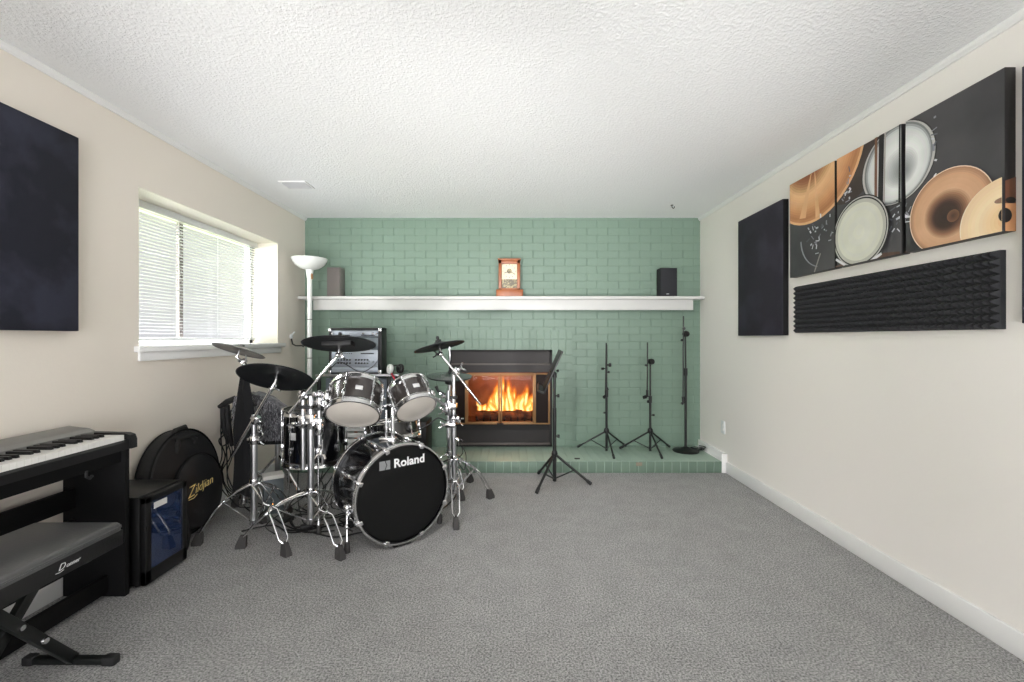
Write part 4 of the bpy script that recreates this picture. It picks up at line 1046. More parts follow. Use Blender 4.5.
# ---- snare behind the bass drum
sc = V((-.84, 3.12, 0)); su = V((-.15, .12, 1)).normalized()
SN = thing('snare_drum', (sc.x, sc.y, 0), 'black snare drum on its stand behind the bass drum, below the toms', 'drum')
Ms = look(su, (sc.x, sc.y, .485))
obj('shell', MB(Ms).lathe([(.17, .008), (.178, .008), (.178, .122), (.17, .122)], 48), 'gloss', SN)
for name, z, s in (('bottom_hoop', 0, -1), ('top_hoop', .13, 1)):
    z0, z1 = (z - .006, z + .022) if s < 0 else (z - .022, z + .006)
    ho = obj(name, MB(Ms).lathe([(.18, z0), (.19, z0), (.186, z0 + .006), (.186, z1 - .006), (.19, z1), (.178, z1), (.178, z0)], 48), 'hoop', SN)
    obj('drumhead', MB(Ms).lathe([(0, z), (.176, z), (.18, z - s * .006)], 48), 'head_white' if s > 0 else 'head_black', ho)
for k in range(8):
    m = Ms @ Matrix.Rotation(k * PI / 4 + .2, 4, 'Z'); obj('lug', MB(m).box((.176, -.009, .04), (.194, .009, .09), .006), 'chrome', SN)
    obj('tension_rod', MB(m).tube([(.189, 0, -.004), (.189, 0, .134)], .003, 6), 'chrome', SN)
obj('stand_post', MB().tube([(sc.x, sc.y, .06), (sc.x, sc.y, .45)], .013, 10), 'chrome', SN)
for k in range(3):
    a = .5 + k * 2 * PI / 3; d = V((math.cos(a), math.sin(a), 0)); b = V((sc.x, sc.y, 0))
    lo = obj('leg', MB().tube([b + V((0, 0, .24)), b + d * .12 + V((0, 0, .16)), b + d * .24 + V((0, 0, .03))], .007, 8), 'chrome', SN)
    obj('rubber_foot', MB().tube([b + d * .225 + V((0, 0, .05)), b + d * .245 + V((0, 0, .004))], [.012, .017], 8), 'rubber_foot', lo)
    obj('basket_arm', MB().tube([b + V((0, 0, .43)), Ms @ V((.13 * math.cos(a), .13 * math.sin(a), -.02)), Ms @ V((.196 * math.cos(a), .196 * math.sin(a), -.012)), Ms @ V((.2 * math.cos(a), .2 * math.sin(a), .016))], .0065, 8), 'chrome', SN)

# ---- right cymbal stand C
CX_, CY_ = -.405, 3.06
Cs = thing('cymbal_stand', (CX_, CY_, 0), 'chrome boom cymbal stand between the bass drum and the fireplace', 'cymbal stand', 'chrome stands of the drum kit')
stand_base(Cs, CX_, CY_, .36, .115, [(-.35, 2.755), (-.16, 3.275), (-.72, 3.2)], bow=.04)
vtube(Cs, CX_, CY_, .115, .64, .018, 'lower_tube'); vtube(Cs, CX_, CY_, .62, .955, .0135, 'upper_tube')
clampblock(Cs, (CX_, CY_, .635), (0, 0, 1), .05, .025, 'height_clamp'); wing(Cs, (CX_ + .022, CY_ - .01, .62), (1, -.3, -.2), s=1.6); wing(Cs, (CX_ + .02, CY_ - .02, .50), (1, -.3, -1), s=1.5)
obj('memory_lock', MB().box((CX_ - .03, CY_ - .024, .64), (CX_ + .024, CY_ + .02, .66), .004).box((CX_ - .05, CY_ - .024, .768), (CX_ + .024, CY_ + .02, .788), .004), 'rubber', Cs)
c2C, c2N = V((-.495, 3.0, 1.133)), V((-.228, .102, .968))
k2 = c2C - c2N * .04; s0, s1 = W(480.5, 404.5, 3.06), k2 + V((0, 0, -.012))
clampblock(Cs, W(456, 371.5, 3.045), s1 - s0, .055, .021, 'boom_clamp'); boomrod(Cs, s0, s1, .0085)
obj('boom_joint', MB().tube([W(456, 371.5, 3.045), (CX_, CY_, .94)], .013, 10), 'chrome', Cs); wing(Cs, W(459, 369, 3.03), (1, -.2, .5), s=1.5)
obj('tilter', MB().tube([s1, k2, c2C + c2N * .06], [.013, .01, .004], 10).ball(s1, .018, 10), 'chrome', Cs); wing(Cs, s1 + V((-.01, -.012, 0)), (-1, -.5, 0), 'rubber', s=1.3)
obj('stop_rod', MB().tube([c2C + V((.07, -.01, .0)), c2C + V((.075, -.01, -.085)), s0.lerp(s1, .8)], .005, 6), 'dull', Cs)
cymbal(c2C, c2N, .343, 'black cymbal tilted up beside the top corner of the fireplace', 'cymbal_black')
# tom 2 arm from stand C with its clamp
br2 = M2 @ V((.124 + .012, 0, .085)) if (M2 @ V((.124, 0, .085))).x > (M2 @ V((-.124, 0, .085))).x else M2 @ V((-.136, 0, .085))
obj('mount_bracket', MB().ball(br2, .024, 12, 0, (1, .8, 1.5)).tube([br2, br2.lerp(t2b + t2u * .09, .15)], .018, 10), 'chrome', t2)
obj('tom_arm', MB().tube([br2 + V((-.0, 0, .03)), br2, br2.lerp(V((CX_ - .035, CY_ - .02, .735)), .6) + V((0, 0, -.02)), (CX_ - .035, CY_ - .02, .70)], .0085, 10), 'chrome', Cs)
xa = CX_ - .035
vtube(Cs, xa, CY_ - .02, .50, .83, .012, 'tom_arm_tube')
obj('multi_clamp', MB().box((xa - .022, CY_ - .05, .70), (CX_ + .022, CY_ + .015, .745), .008).box((xa - .02, CY_ - .052, .66), (xa + .02, CY_ + .01, .76), .008), 'chrome', Cs)
obj('multi_clamp', MB().box((xa - .02, CY_ - .05, .575), (CX_ + .02, CY_ + .01, .61), .008), 'chrome', Cs)
for z in (.69, .735, .595, .79): wing(Cs, (xa - .018, CY_ - .04, z), (-1, -.6, .1), s=1.4)
obj('drum_trigger_clip', MB().tube([(xa - .02, CY_ - .02, .80), (xa - .07, CY_ - .02, .825), (xa - .085, CY_ - .02, .86)], [.008, .009, .013], 8), 'rubber', Cs)

# ---- hi-hat
hC = V((-.486, 3.42, .897)); HX, HY2 = hC.x, hC.y
Hs = thing('hi_hat_stand', (HX, HY2, 0), 'chrome hi-hat stand with pedal behind the boom stand near the hearth', 'hi-hat stand', 'chrome stands of the drum kit')
stand_base(Hs, HX, HY2, .30, .07, [(-.345, 3.64), (-.37, 3.24), (-.72, 3.45)], bow=.03)
vtube(Hs, HX, HY2, .03, .62, .0165, 'lower_tube'); vtube(Hs, HX, HY2, .6, .86, .0125, 'upper_tube'); vtube(Hs, HX, HY2, .85, .935, .004, 'pull_rod', 'chrome')
clampblock(Hs, (HX, HY2, .62), (0, 0, 1), .045, .024, 'height_clamp')
obj('pedal', MB().box((HX - .045, HY2 - .02, .0), (HX + .045, HY2 + .28, .014), .004).box((-.04, -.26, -.006), (.04, 0, .006), .004, 0, Matrix.Translation((HX, HY2 + .27, .02)) @ Matrix.Rotation(-.28, 4, 'X')), 'dull', Hs)
ht = thing('hi_hat_cymbal', hC, 'pair of flat dark hi-hat cymbals on the stand in front of the fireplace edge', 'cymbal', 'cymbals of the drum kit')
Th = look((.03, -.1, .99), hC); Rr = .176
obj('top_pad', MB().lathe([(0, .026), (.03, .024), (.05, .014), (Rr * .6, .008), (Rr, 0), (Rr, -.004), (Rr * .6, .002), (0, .004)], 48, 0, Th), 'cymbal_green', ht)
obj('bottom_pad', MB().lathe([(0, -.004), (Rr * .6, -.006), (Rr * .97, -.006), (Rr * .97, -.011), (Rr * .55, -.016), (.06, -.022), (.05, -.034), (0, -.036)], 48, 0, Th), 'cymbal_black', ht)
obj('clutch', MB().lathe([(0, .024), (.014, .024), (.014, .034), (.008, .036), (.008, .05), (0, .05)], 14, 0, Th), 'rubber', ht)
obj('sensor_housing', MB().lathe([(0, -.034), (.034, -.034), (.034, -.058), (.02, -.066), (0, -.066)], 20, 0, Th), 'rubber', ht)

# ---- kick pedal
kp = bc0 - bn * .02; kd = -bn
KP = thing('kick_pedal', (kp.x, kp.y, 0), 'black kick pedal on the carpet behind the bass drum', 'pedal')
Mk = frame((kp.x, kp.y, 0), V((-kd.y, kd.x, 0)), kd)
obj('base_plate', MB(Mk).box((-.05, -.0, .0), (.05, .30, .012), .003), 'black', KP)
obj('footboard', MB(Mk).box((-.04, -.25, -.006), (.04, 0, .006), .004, 0, Matrix.Translation((0, .29, .022)) @ Matrix.Rotation(-.3, 4, 'X')), 'dull', KP)
obj('tower', MB(Mk).box((-.06, .0, .01), (-.045, .03, .22), .004).box((.045, .0, .01), (.06, .03, .22), .004).tube([(-.06, .015, .21), (.06, .015, .21)], .008, 8), 'chrome', KP)
obj('beater', MB(Mk).tube([(0, .015, .21), (0, .09, .36)], .004, 6).ball((0, .095, .375), .025, 12), 'rubber', KP)

# ---- throne and things behind the kit on the left
tc_ = V((-1.80, 3.28, 0))
ch = thing('drummer_chair', tc_, 'black drummer chair with grey faux fur over its back, standing behind the floor tom', 'chair')
obj('seat', MB(Matrix.Translation(tc_)).box((-.2, -.08, .43), (.2, .30, .50), .03, 0, None, 3), 'cloth_black', ch)
mb = MB(); n = 15; rows = []
def back_pt(u, v, off):
    """backrest: u across -1..1, v up 0..1"""
    wv = .205 * (1 - .22 * max(0, v - .55) ** 1.4 * 2)
    return V((tc_.x + u * wv + .0, tc_.y - .10 - .07 * v - off + .05 * u * u, .42 + .36 * v - (.09 * max(0, u) ** 2 + .02 * u * u) * v))
obj('backrest', MB().ring_loft([[back_pt(u, v, o) for (u, o) in ((-1, 0), (-.5, 0), (0, 0), (.5, 0), (1, 0), (1, -.03), (.5, -.03), (0, -.03), (-.5, -.03), (-1, -.03))] for v in (0, .2, .4, .6, .8, 1.0)]), 'cloth_black', ch)
mb = MB(); rnd = random.Random(3)
def fur_pt(u, v):
    q = back_pt(u * 1.05, .12 + v * .93, .03 + .022 * math.cos(u * PI / 2)); return q
nu, nv = 16, 14
g = [[fur_pt(-1 + 2 * i / nu, j / nv) + V((0, -abs(rnd.gauss(0, .003)), rnd.gauss(0, .003))) for i in range(nu + 1)] for j in range(nv + 1)]
g.append([p + V((0, .075, .012)) for p in g[-1]]); g.append([p + V((0, .03, -.12)) for p in g[-1]])
vs = [[mb._v(p) for p in r] for r in g]
for j in range(len(g) - 1):
    for i in range(nu): mb._f([vs[j][i], vs[j][i + 1], vs[j + 1][i + 1], vs[j + 1][i]], 0, True)
for k in range(2600):                                     # fur strands
    u, v = rnd.uniform(-1, 1), rnd.uniform(0.02, 1.0)
    p = fur_pt(u, v); L = rnd.uniform(.02, .035); d = V((rnd.gauss(0.25, .35), -.45, -.8 + rnd.gauss(0, .25))).normalized() * L
    s = V((.002, 0, 0)); mb.poly([p - s, p + s, p + d], rnd.choice((0, 1, 1, 2)) if u < -.3 else rnd.choice((0, 1, 2, 2)))
obj('fur_throw', mb, ['fur', 'fur_light', 'fur_dark'], ch, 'grey faux fur throw')
obj('post', MB().tube([tc_ + V((0, .1, .12)), tc_ + V((0, .1, .45))], .02, 12), 'dull', ch)
for k in range(3):
    a = -.4 + k * 2 * PI / 3; d = V((math.cos(a), math.sin(a), 0)); b = tc_ + V((0, .1, 0))
    lo = obj('leg', MB().tube([b + V((0, 0, .3)), b + d * .24 + V((0, 0, .03))], .011, 8), 'chrome', ch)
    obj('rubber_foot', MB().tube([b + d * .22 + V((0, 0, .05)), b + d * .25 + V((0, 0, .004))], [.014, .02], 8), 'rubber_foot', lo)
# black cloth hanging from the far cymbal stand
mb = MB(); rings = []
for i in range(15):
    k = i / 14; z = .985 - .81 * k
    half = .012 + .066 * min(1, (k / .5)) ** 1.2 + .004 * math.sin(7 * k); cxx = bx + .032 + .02 * k; cyy = by - .05 - .02 * k
    rings.append([(cxx + half * math.cos(a) + .006 * math.sin(3 * a + 5 * k), cyy + (.02 + .02 * k) * math.sin(a) * (1 + .25 * math.sin(4 * a)), z + .02 * math.sin(2 * a) * k) for a in [2 * PI * j / 20 for j in range(20)]])
mb.ring_loft(rings)
tag(obj('hanging_cloth', mb, 'cloth_black'), 'long black cloth hanging in folds from the grey cymbal stand', 'cloth')
# black strap bag hung behind
mb = MB(); q0 = W(221, 404, 2.92)
mb.tube([W(219, 407, 3.12), W(227, 402, 3.12), W(236, 398, 3.14)], [.014, .022, .02], 8)
for (a, b, c_) in (((223, 408), (224, 425), (228, 442)), ((227, 405), (228, 425), (232, 446))): mb.tube([W(*a, 3.14), W(*b, 3.14), W(*c_, 3.14)], [.018, .022, .012], 8)
obj('back_strap', mb, 'nylon', ch, 'black side strap hanging over the chair back')
# hanging cables
def cable(pts, label, r=.0045, grp='loose black cables around the drum kit'):
    P = [V(p) for p in pts]; out = []
    for i in range(len(P) - 1):
        p0, p1, p2, p3 = P[max(i - 1, 0)], P[i], P[i + 1], P[min(i + 2, len(P) - 1)]
        for s in range(6):
            t = s / 6; out.append(0.5 * ((2 * p1) + (-p0 + p2) * t + (2 * p0 - 5 * p1 + 4 * p2 - p3) * t * t + (-p0 + 3 * p1 - 3 * p2 + p3) * t ** 3))
    out.append(P[-1])
    return tag(obj('cable', MB().tube(out, r, 6), 'cable'), label, 'cable', grp)
cable([W(226, 408, 3.0), W(222, 425, 3.0), W(224, 434, 3.0), W(219, 440, 3.0), W(222, 446, 3.0), W(228, 442, 3.0), W(226, 434, 3.0), W(227, 460, 3.04), W(229, 480, 3.04), V((-1.85, 3.05, .02)), V((-1.7, 2.95, .01))], 'black cable looping down the wall behind the cymbal bag')
cable([W(231, 410, 3.02), W(229, 440, 3.02), W(225, 458, 3.06), W(222, 478, 3.06), V((-1.92, 3.06, .03)), V((-1.8, 3.08, .01)), V((-1.72, 3.12, .01))], 'thin black cable dropping beside the chair back to the carpet', .0035)
# cables on the floor under the kit
rnd = random.Random(11)
fl_c = [([(-1.62, 2.95), (-1.45, 2.78), (-1.3, 2.72), (-1.1, 2.76), (-.98, 2.7)], 'black cable snaking on the carpet in front of the floor tom'),
        ([(-1.5, 3.1), (-1.38, 2.98), (-1.2, 2.9), (-1.05, 2.98), (-.98, 3.1)], 'black cable on the carpet between the floor tom legs'),
        ([(-1.4, 2.72), (-1.22, 2.66), (-1.05, 2.62), (-.9, 2.66), (-.72, 2.72)], 'black cable running on the carpet under the bass drum'),
        ([(-1.7, 3.1), (-1.5, 2.92), (-1.36, 2.76), (-1.25, 2.82), (-1.32, 2.95), (-1.45, 2.9), (-1.3, 2.7), (-1.08, 2.68)], 'black cable curled in a loop on the carpet under the cymbal stands'),
        ([(-1.1, 3.4), (-1.18, 3.15), (-1.05, 3.0), (-1.12, 2.85), (-1.0, 2.78)], 'black cable lying on the carpet beside the rear bass drum hoop'),
        ([(-1.66, 2.7), (-1.5, 2.76), (-1.35, 2.68), (-1.2, 2.72), (-1.08, 2.82)], 'black cable on the carpet by the nearest cymbal stand foot'),
        ([(-.5, 3.55), (-.42, 3.3), (-.46, 3.12), (-.5, 2.95), (-.46, 2.85)], 'black cable on the carpet beside the right of the bass drum')]
for pts, lb in fl_c: cable([(x, y, .006 + .012 * (k % 2)) for k, (x, y) in enumerate(pts)], lb, .005)
cable([W(446, 398, 3.0), W(449, 420, 2.98), W(438, 418, 2.95), W(428, 425, 2.95), W(418, 430, 3.0), V((-.7, 3.05, .56))], 'black cable drooping between the right boom stand and the snare drum', .004)
cable([W(459, 440, 3.03), W(463, 452, 3.0), W(458, 460, 3.0), W(464, 470, 3.0), W(466, 455, 3.02), W(461, 445, 3.02)], 'thin cable coiled round the lower tube of the right boom stand', .003)
cable([W(322, 372, 2.62) + V((0, .1, 0)), W(340, 362, 2.72), W(360, 372, 2.74), W(372, 367, 2.9), W(376, 363, 3.5), W(377, 361, 4.026)], 'thin cable looping in front of the silver rack above the larger tom', .003)
tangle = 'thin black cable in the tangle hanging under the floor tom'
rnd = random.Random(21)
for k in range(11):
    xa_, ya_ = rnd.uniform(-1.5, -1.05), rnd.uniform(2.95, 3.3); xb_, yb_ = rnd.uniform(-1.62, -1.0), rnd.uniform(2.75, 3.2)
    z1_ = rnd.uniform(.18, .37)
    cable([(xa_, ya_, z1_), (xa_ * .6 + xb_ * .4, (ya_ + yb_) / 2 + rnd.uniform(-.1, .1), z1_ * rnd.uniform(.35, .7)), (xa_ * .3 + xb_ * .7, yb_ + rnd.uniform(-.08, .08), rnd.uniform(.01, .12)), (xb_, yb_, .006), (xb_ + rnd.uniform(-.15, .15), yb_ - rnd.uniform(.0, .12), .006)], tangle, .0038, 'cables tangled under the floor tom')
wl = 'thin black cable in the bunch hanging down the wall beside the chair'
for k in range(4):
    px_ = 219 + 3.4 * k
    cable([W(px_ + 6, 408 + k, 3.16), W(px_ + rnd.uniform(-2, 3), 424, 3.14), W(px_ + rnd.uniform(-4, 3), 440, 3.14), W(px_ + rnd.uniform(0, 5), 456, 3.14), W(px_ + rnd.uniform(-4, 4), 472, 3.14), W(px_ + rnd.uniform(0, 6), 490, 3.14), V((-1.95 + .06 * k, 3.12, .008))], wl, .004, 'cables hanging beside the chair')
# plug blocks
for (x, y, a, lb) in ((-1.28, 2.74, .5, 'small black plug adapter on the carpet between the two left cymbal stands'), (-1.03, 2.78, -.4, 'small black plug adapter on the carpet behind the bass drum spur'), (-1.46, 2.86, 1.0, 'small black plug adapter on the carpet under the black cloth')):
    pl = thing('plug_adapter', (x, y, 0), lb, 'plug', 'plug adapters on the carpet')
    mm = Matrix.Translation((x, y, 0)) @ Matrix.Rotation(a, 4, 'Z')
    obj('housing', MB(mm).box((-.035, -.02, 0), (.035, .02, .032), .006), 'rubber', pl)
    obj('cord_stub', MB(mm).tube([(.033, 0, .016), (.06, 0, .01), (.1, .01, .006)], .005, 6), 'cable', pl)
# papers
bxo = thing('white_box', (-1.64, 3.02, 0), 'small white cardboard box standing on the carpet just behind the nearest cymbal stand', 'box')
bm_ = Matrix.Translation((-1.64, 3.02, 0)) @ Matrix.Rotation(.6, 4, 'Z')
obj('carton', MB(bm_).box((-.06, -.05, 0), (.06, .05, .24), .003), 'darkface', bxo)  # white box; shade on its sides put into a dark grey
obj('lid', MB(bm_).box((-.063, -.053, .236), (.063, .053, .262), .003), 'paper', bxo)

# ================================================================== rack table by the wall
tx0, tx1, ty0, ty1, tz = -1.76, -1.035, 4.0, 4.36, .862
tb = thing('equipment_table', ((tx0 + tx1) / 2, (ty0 + ty1) / 2, HZ), 'dark metal equipment table standing on the hearth behind the drums', 'table')
obj('table_top', MB().box((tx0 - .02, ty0 - .02, tz - .02), (tx1 + .01, ty1, tz), .003), 'dull', tb)
for x in (tx0 + .0, -1.125):
    for y in (ty0 + .012, ty1 - .02): obj('leg', MB().box((x - .014, y - .014, HZ), (x + .014, y + .014, tz - .02), .002), 'satin', tb)
obj('lower_shelf', MB().box((tx0 + .015, ty0 + .01, .42), (-1.11, ty1 - .01, .438), .002), 'darkface', tb)
rk = thing('rack_case', (-1.42, 4.18, tz), 'silver audio rack case with rows of knobs on the equipment table', 'rack')
rx0, rx1, rz1 = -1.668, -1.215, 1.285
mb = MB()
mb.box((rx0 - .01, 4.03, tz), (rx0 + .012, 4.20, rz1), .003).box((rx1 - .012, 4.03, tz), (rx1 + .02, 4.20, rz1), .003).box((rx0 - .01, 4.03, rz1 - .02), (rx1 + .02, 4.20, rz1), .003).box((rx0 - .01, 4.03, tz), (rx1 + .02, 4.20, tz + .012), .003).box((rx0, 4.18, tz), (rx1, 4.20, rz1))
obj('case_shell', mb, 'black', rk)
def unit(name, z0, z1, m, y=4.035):
    return obj(name, MB().box((rx0 + .014, y, z0), (rx1 - .014, 4.17, z1), .003), m, rk)
unit('blank_panel', tz + .014, .925, 'steelface')
u1 = unit('mixer_unit', .928, 1.085, 'steelface', 4.03)
def knobs(par, z, xs, r=.0085, m='black', y=4.03):
    for x in xs: obj('control_knob', MB().lathe([(0, 0), (r, 0), (r * .85, .014), (0, .014)], 10, 0, look((0, -1, 0), (x, y, z))), m, par)
xs = [rx0 + .08 + k * .0265 for k in range(5)] + [rx0 + .24 + k * .0265 for k in range(5)]
knobs(u1, .962, xs); knobs(u1, .992, xs); knobs(u1, 1.05, [rx0 + .1 + k * .02 for k in range(6)], .004)
knobs(u1, .975, [rx1 - .10, rx1 - .06], .012, 'steelface')
obj('display_strip', MB().box((rx1 - .17, 4.027, 1.045), (rx1 - .05, 4.032, 1.055)), 'rubber', u1)
u2 = unit('amplifier_unit', 1.09, 1.20, 'darkface', 4.04); knobs(u2, 1.145, [rx1 - .075], .024, 'chrome', 4.04); knobs(u2, 1.145, [rx1 - .14, rx1 - .175, rx0 + .08], .012, 'black', 4.04)
u3 = unit('top_unit', 1.205, 1.262, 'steelface', 4.04); knobs(u3, 1.232, [rx1 - .15, rx1 - .06, rx1 - .025, rx0 + .02], .009, 'chrome', 4.04)
obj('vent_slot', MB().box((rx0 + .05, 4.037, 1.213), (rx0 + .18, 4.042, 1.222)).box((rx1 - .17, 4.037, 1.213), (rx1 - .04, 4.042, 1.222)), 'black', u3)
for x in (rx0 + .0, rx1 + .006):
    for z in (tz + .02, rz1 - .02): obj('corner_guard', MB().box((x - .014, 4.02, z - .018), (x + .014, 4.06, z + .018), .006), 'chrome', rk)
gb = thing('equipment_cabinet', (-1.44, 4.19, .438), 'grey blue equipment cabinet on the lower shelf under the silver rack', 'cabinet')
obj('cabinet_body', MB().box((-1.72, 4.06, .438), (-1.145, 4.34, .82), .005), 'greyblue', gb)
obj('front_panel', MB().box((-1.70, 4.05, .455), (-1.165, 4.062, .80), .004), 'greyblue', gb)
obj('panel_handle', MB().tube([(-1.5, 4.045, .64), (-1.5, 4.03, .64), (-1.36, 4.03, .64), (-1.36, 4.045, .64)], .005, 6), 'satin', gb)
# headphones on the table end
hq = V((-1.085, 4.02, tz))
hd = thing('headphones', hq, 'silver and black headphones lying on the right end of the equipment table', 'headphones')
for dx, m in ((-.03, 'lampwhite'), (.055, 'black')):
    e = obj('ear_cup', MB().lathe([(0, -.016), (.04, -.016), (.045, -.006), (.045, .008), (.036, .016), (0, .014)], 24, 0, look((-.75, -.65, .1), (hq.x + dx, hq.y - .0 + .5 * (dx + .03), tz + .047))), m, hd)
    obj('ear_cushion', MB().lathe([(.02, .012), (.038, .014), (.04, .024), (.03, .028), (.02, .024)], 24, 0, look((-.75 if dx > 0 else .75, -.65 if dx > 0 else .65, 0), (hq.x + dx, hq.y + .5 * (dx + .03), tz + .047))), 'rubber', e)
pts = []
for k in range(13):
    a = PI * k / 12; pts.append(V((hq.x + .012 - .045 * math.cos(a), hq.y + .02 - .03 * math.cos(a) + .085 * math.sin(a), tz + .06 + .015 * math.sin(a))))
obj('headband', MB().tube(pts, .01, 8, 0, False, .5), 'black', hd)
cable([hq + V((-.045, -.03, .004)), hq + V((-.02, -.06, .004))] + [W(396, 376, 3.96), W(398, 380, 3.96), W(399, 395, 3.96), W(400, 425, 3.96), V((-1.0, 3.95, .115))], 'headphone cable hanging from the equipment table end', .003)
tag(obj('cable_plug', MB().tube([W(391.5, 373.5, 3.97), W(393.2, 376.2, 3.965), W(394.8, 380, 3.965)], [.008, .01, .006], 8), 'redplug'), 'small red cable plug hanging at the right end of the equipment table', 'plug')
# white slatted crate and dark case on the hearth behind the drums
wc = thing('storage_crate', (-1.42, 4.17, HZ), 'white slatted storage crate on the hearth behind the bass drum', 'crate')
mb = MB()
for k in range(5):
    z = HZ + .01 + k * .056
    mb.box((-1.70, 4.035, z), (-1.15, 4.047, z + .042), .003).box((-1.70, 4.31, z), (-1.15, 4.322, z + .042), .003).box((-1.70, 4.047, z), (-1.688, 4.31, z + .042), .003).box((-1.162, 4.047, z), (-1.15, 4.31, z + .042), .003)
obj('slats', mb, 'white', wc)
for x in (-1.69, -1.44, -1.16):
    obj('corner_post', MB().box((x - .012, 4.047, HZ), (x + .012, 4.07, HZ + .285), .002), 'cherry' if x == -1.44 else 'white', wc)
obj('crate_floor', MB().box((-1.688, 4.047, HZ + .006), (-1.162, 4.31, HZ + .016)), 'white', wc)
dcx = thing('equipment_case', (-.88, 4.1, HZ), 'black equipment case on the hearth behind the snare drum', 'case')
obj('case_body', MB().box((-1.0, 3.98, HZ), (-.775, 4.26, .43), .008), 'black', dcx)
obj('case_handle', MB().tube([(-.94, 3.975, .36), (-.94, 3.955, .36), (-.84, 3.955, .36), (-.84, 3.975, .36)], .007, 8), 'satin', dcx)
obj('case_latch', MB().box((-.96, 3.972, .29), (-.93, 3.982, .33), .002).box((-.85, 3.972, .29), (-.82, 3.982, .33), .002), 'dull', dcx)

# ================================================================== cymbal bag
bgc = V((-1.99, 2.645, .327)); bt = math.radians(6)
bnx = V((math.cos(bt), 0, math.sin(bt))); bup = V((-math.sin(bt), 0, math.cos(bt)))
Mg = frame(bgc, V((0, 1, 0)), bup)
if (Mg.to_3x3() @ V((0, 0, 1))).x < 0: Mg = frame(bgc, V((0, -1, 0)), bup)
bg = thing('cymbal_bag', (bgc.x, bgc.y, 0), 'round black cymbal bag with gold lettering leaning against the wall', 'bag')
def squircle(r, n=56, bot=1.0):
    out = []
    for k in range(n):
        a = 2 * PI * k / n; x, y = r * math.cos(a), r * math.sin(a)
        if y < 0: x *= 1 + .05 * (-y / r); y *= bot
        out.append((x * .915, y))
    return out
rings = []
for rr, z in ((.20, -.055), (.29, -.052), (.31, -.035), (.313, 0), (.31, .03), (.296, .048), (.25, .056), (.12, .06)):
    rings.append([(x, y, z) for x, y in squircle(rr)])
obj('bag_body', MB(Mg).ring_loft(rings), 'nylon', bg)
for z in (-.036, .04): obj('piping', MB(Mg).tube([(x, y, z) for x, y in squircle(.309)], .006, 6, 0, True), 'blackm', bg)
sx = 1 if (Mg.to_3x3() @ V((1, 0, 0))).y > 0 else -1
rings = []
for rr, z in ((.218, .045), (.218, .072), (.205, .08), (.1, .084)): rings.append([(sx * .055 + x, -.075 + y, z) for x, y in squircle(rr)])
obj('front_pocket', MB(Mg).ring_loft(rings), 'nylon2', bg)
obj('pocket_zip', MB(Mg).tube([(sx * .055 + .221 * math.cos(a), -.075 + .221 * math.sin(a), .066) for a in [PI * (-.05 + 1.1 * k / 24) for k in range(25)]], .005, 6), 'blackm', bg)
obj('handle', MB(Mg).tube([(sx * -.07, .285, .03), (sx * -.05, .318, .035), (sx * .03, .325, .035), (sx * .05, .29, .03)], .013, 8), 'rubber', bg)
obj('strap', MB(Mg).tube([(sx * -.05, .27, .052), (sx * -.07, .23, .06), (sx * -.085, .19, .06)], [.016, .022, .01], 8, 0, False, .4).tube([(sx * .04, .262, .054), (sx * .075, .235, .06), (sx * .06, .205, .06)], [.012, .018, .01], 8, 0, False, .4).tube([(sx * -.08, .262, .056), (sx * .1, .262, .056)], .012, 8, 0, False, .5), 'rubber', bg)
me = text_mesh('Z', .092, .45, .001, -.0012); me2 = text_mesh('ildjian', .07, .45, .001, -.0012)
Rt = frame(Mg @ V((sx * .04, -.05, .0862)), V((0, .99, 0)) + bup * .1, bup)
mb = MB(Rt); mb.mesh(me, Matrix.Translation((-.088, .0, 0))).mesh(me2, Matrix.Translation((.026, 0, 0)))
mb.tube([(-.11, -.035, .001), (-.07, -.04, .001), (-.04, -.03, .001)], .0022, 5)
obj('lettering', mb, 'gold', bg, 'gold script lettering')
obj('shoulder_strap', MB().tube([(-1.86, 2.40, .30), (-1.80, 2.42, .22), (-1.79, 2.44, .1), (-1.82, 2.46, .02), (-1.86, 2.5, .012)], [.012, .018, .02, .018, .012], 8, 0, False, .5), 'nylon', bg)

# ================================================================== small glass-door fridge
fr = thing('mini_fridge', (-1.9, 2.22, 0), 'small black box fridge with dark blue glass door beside the piano', 'fridge')
fy0, fy1, fxx, fzt = 2.088, 2.354, -1.738, .43
obj('cabinet', MB().box((-2.045, fy0, .012), (fxx - .03, fy1, fzt), .006), 'black', fr)
obj('top_cover', MB().box((-2.045, fy0, fzt - .002), (fxx - .034, fy1, fzt + .006), .003), 'leather_side', fr)
mb = MB()
mb.box((fxx - .026, fy0, .014), (fxx, fy0 + .035, fzt), .003).box((fxx - .026, fy1 - .03, .014), (fxx, fy1, fzt), .003).box((fxx - .026, fy0, .014), (fxx, fy1, .08), .003).box((fxx - .026, fy0, fzt - .03), (fxx, fy1, fzt), .003)
do = obj('door', mb, 'black', fr)
obj('door_glass', MB().box((fxx - .02, fy0 + .035, .08), (fxx - .006, fy1 - .03, fzt - .03)), 'blueglass', do)
obj('label_sticker', MB().box((fxx - .006, fy0 + .055, fzt - .07), (fxx - .0045, fy0 + .135, fzt - .04)), 'paper', do)
for y in (fy0 + .03, fy1 - .03):
    for x in (-2.0, fxx - .06): obj('foot', MB().lathe([(0, 0), (.014, 0), (.014, .014), (0, .014)], 10, 0, Matrix.Translation((x, y, 0))), 'rubber', fr)

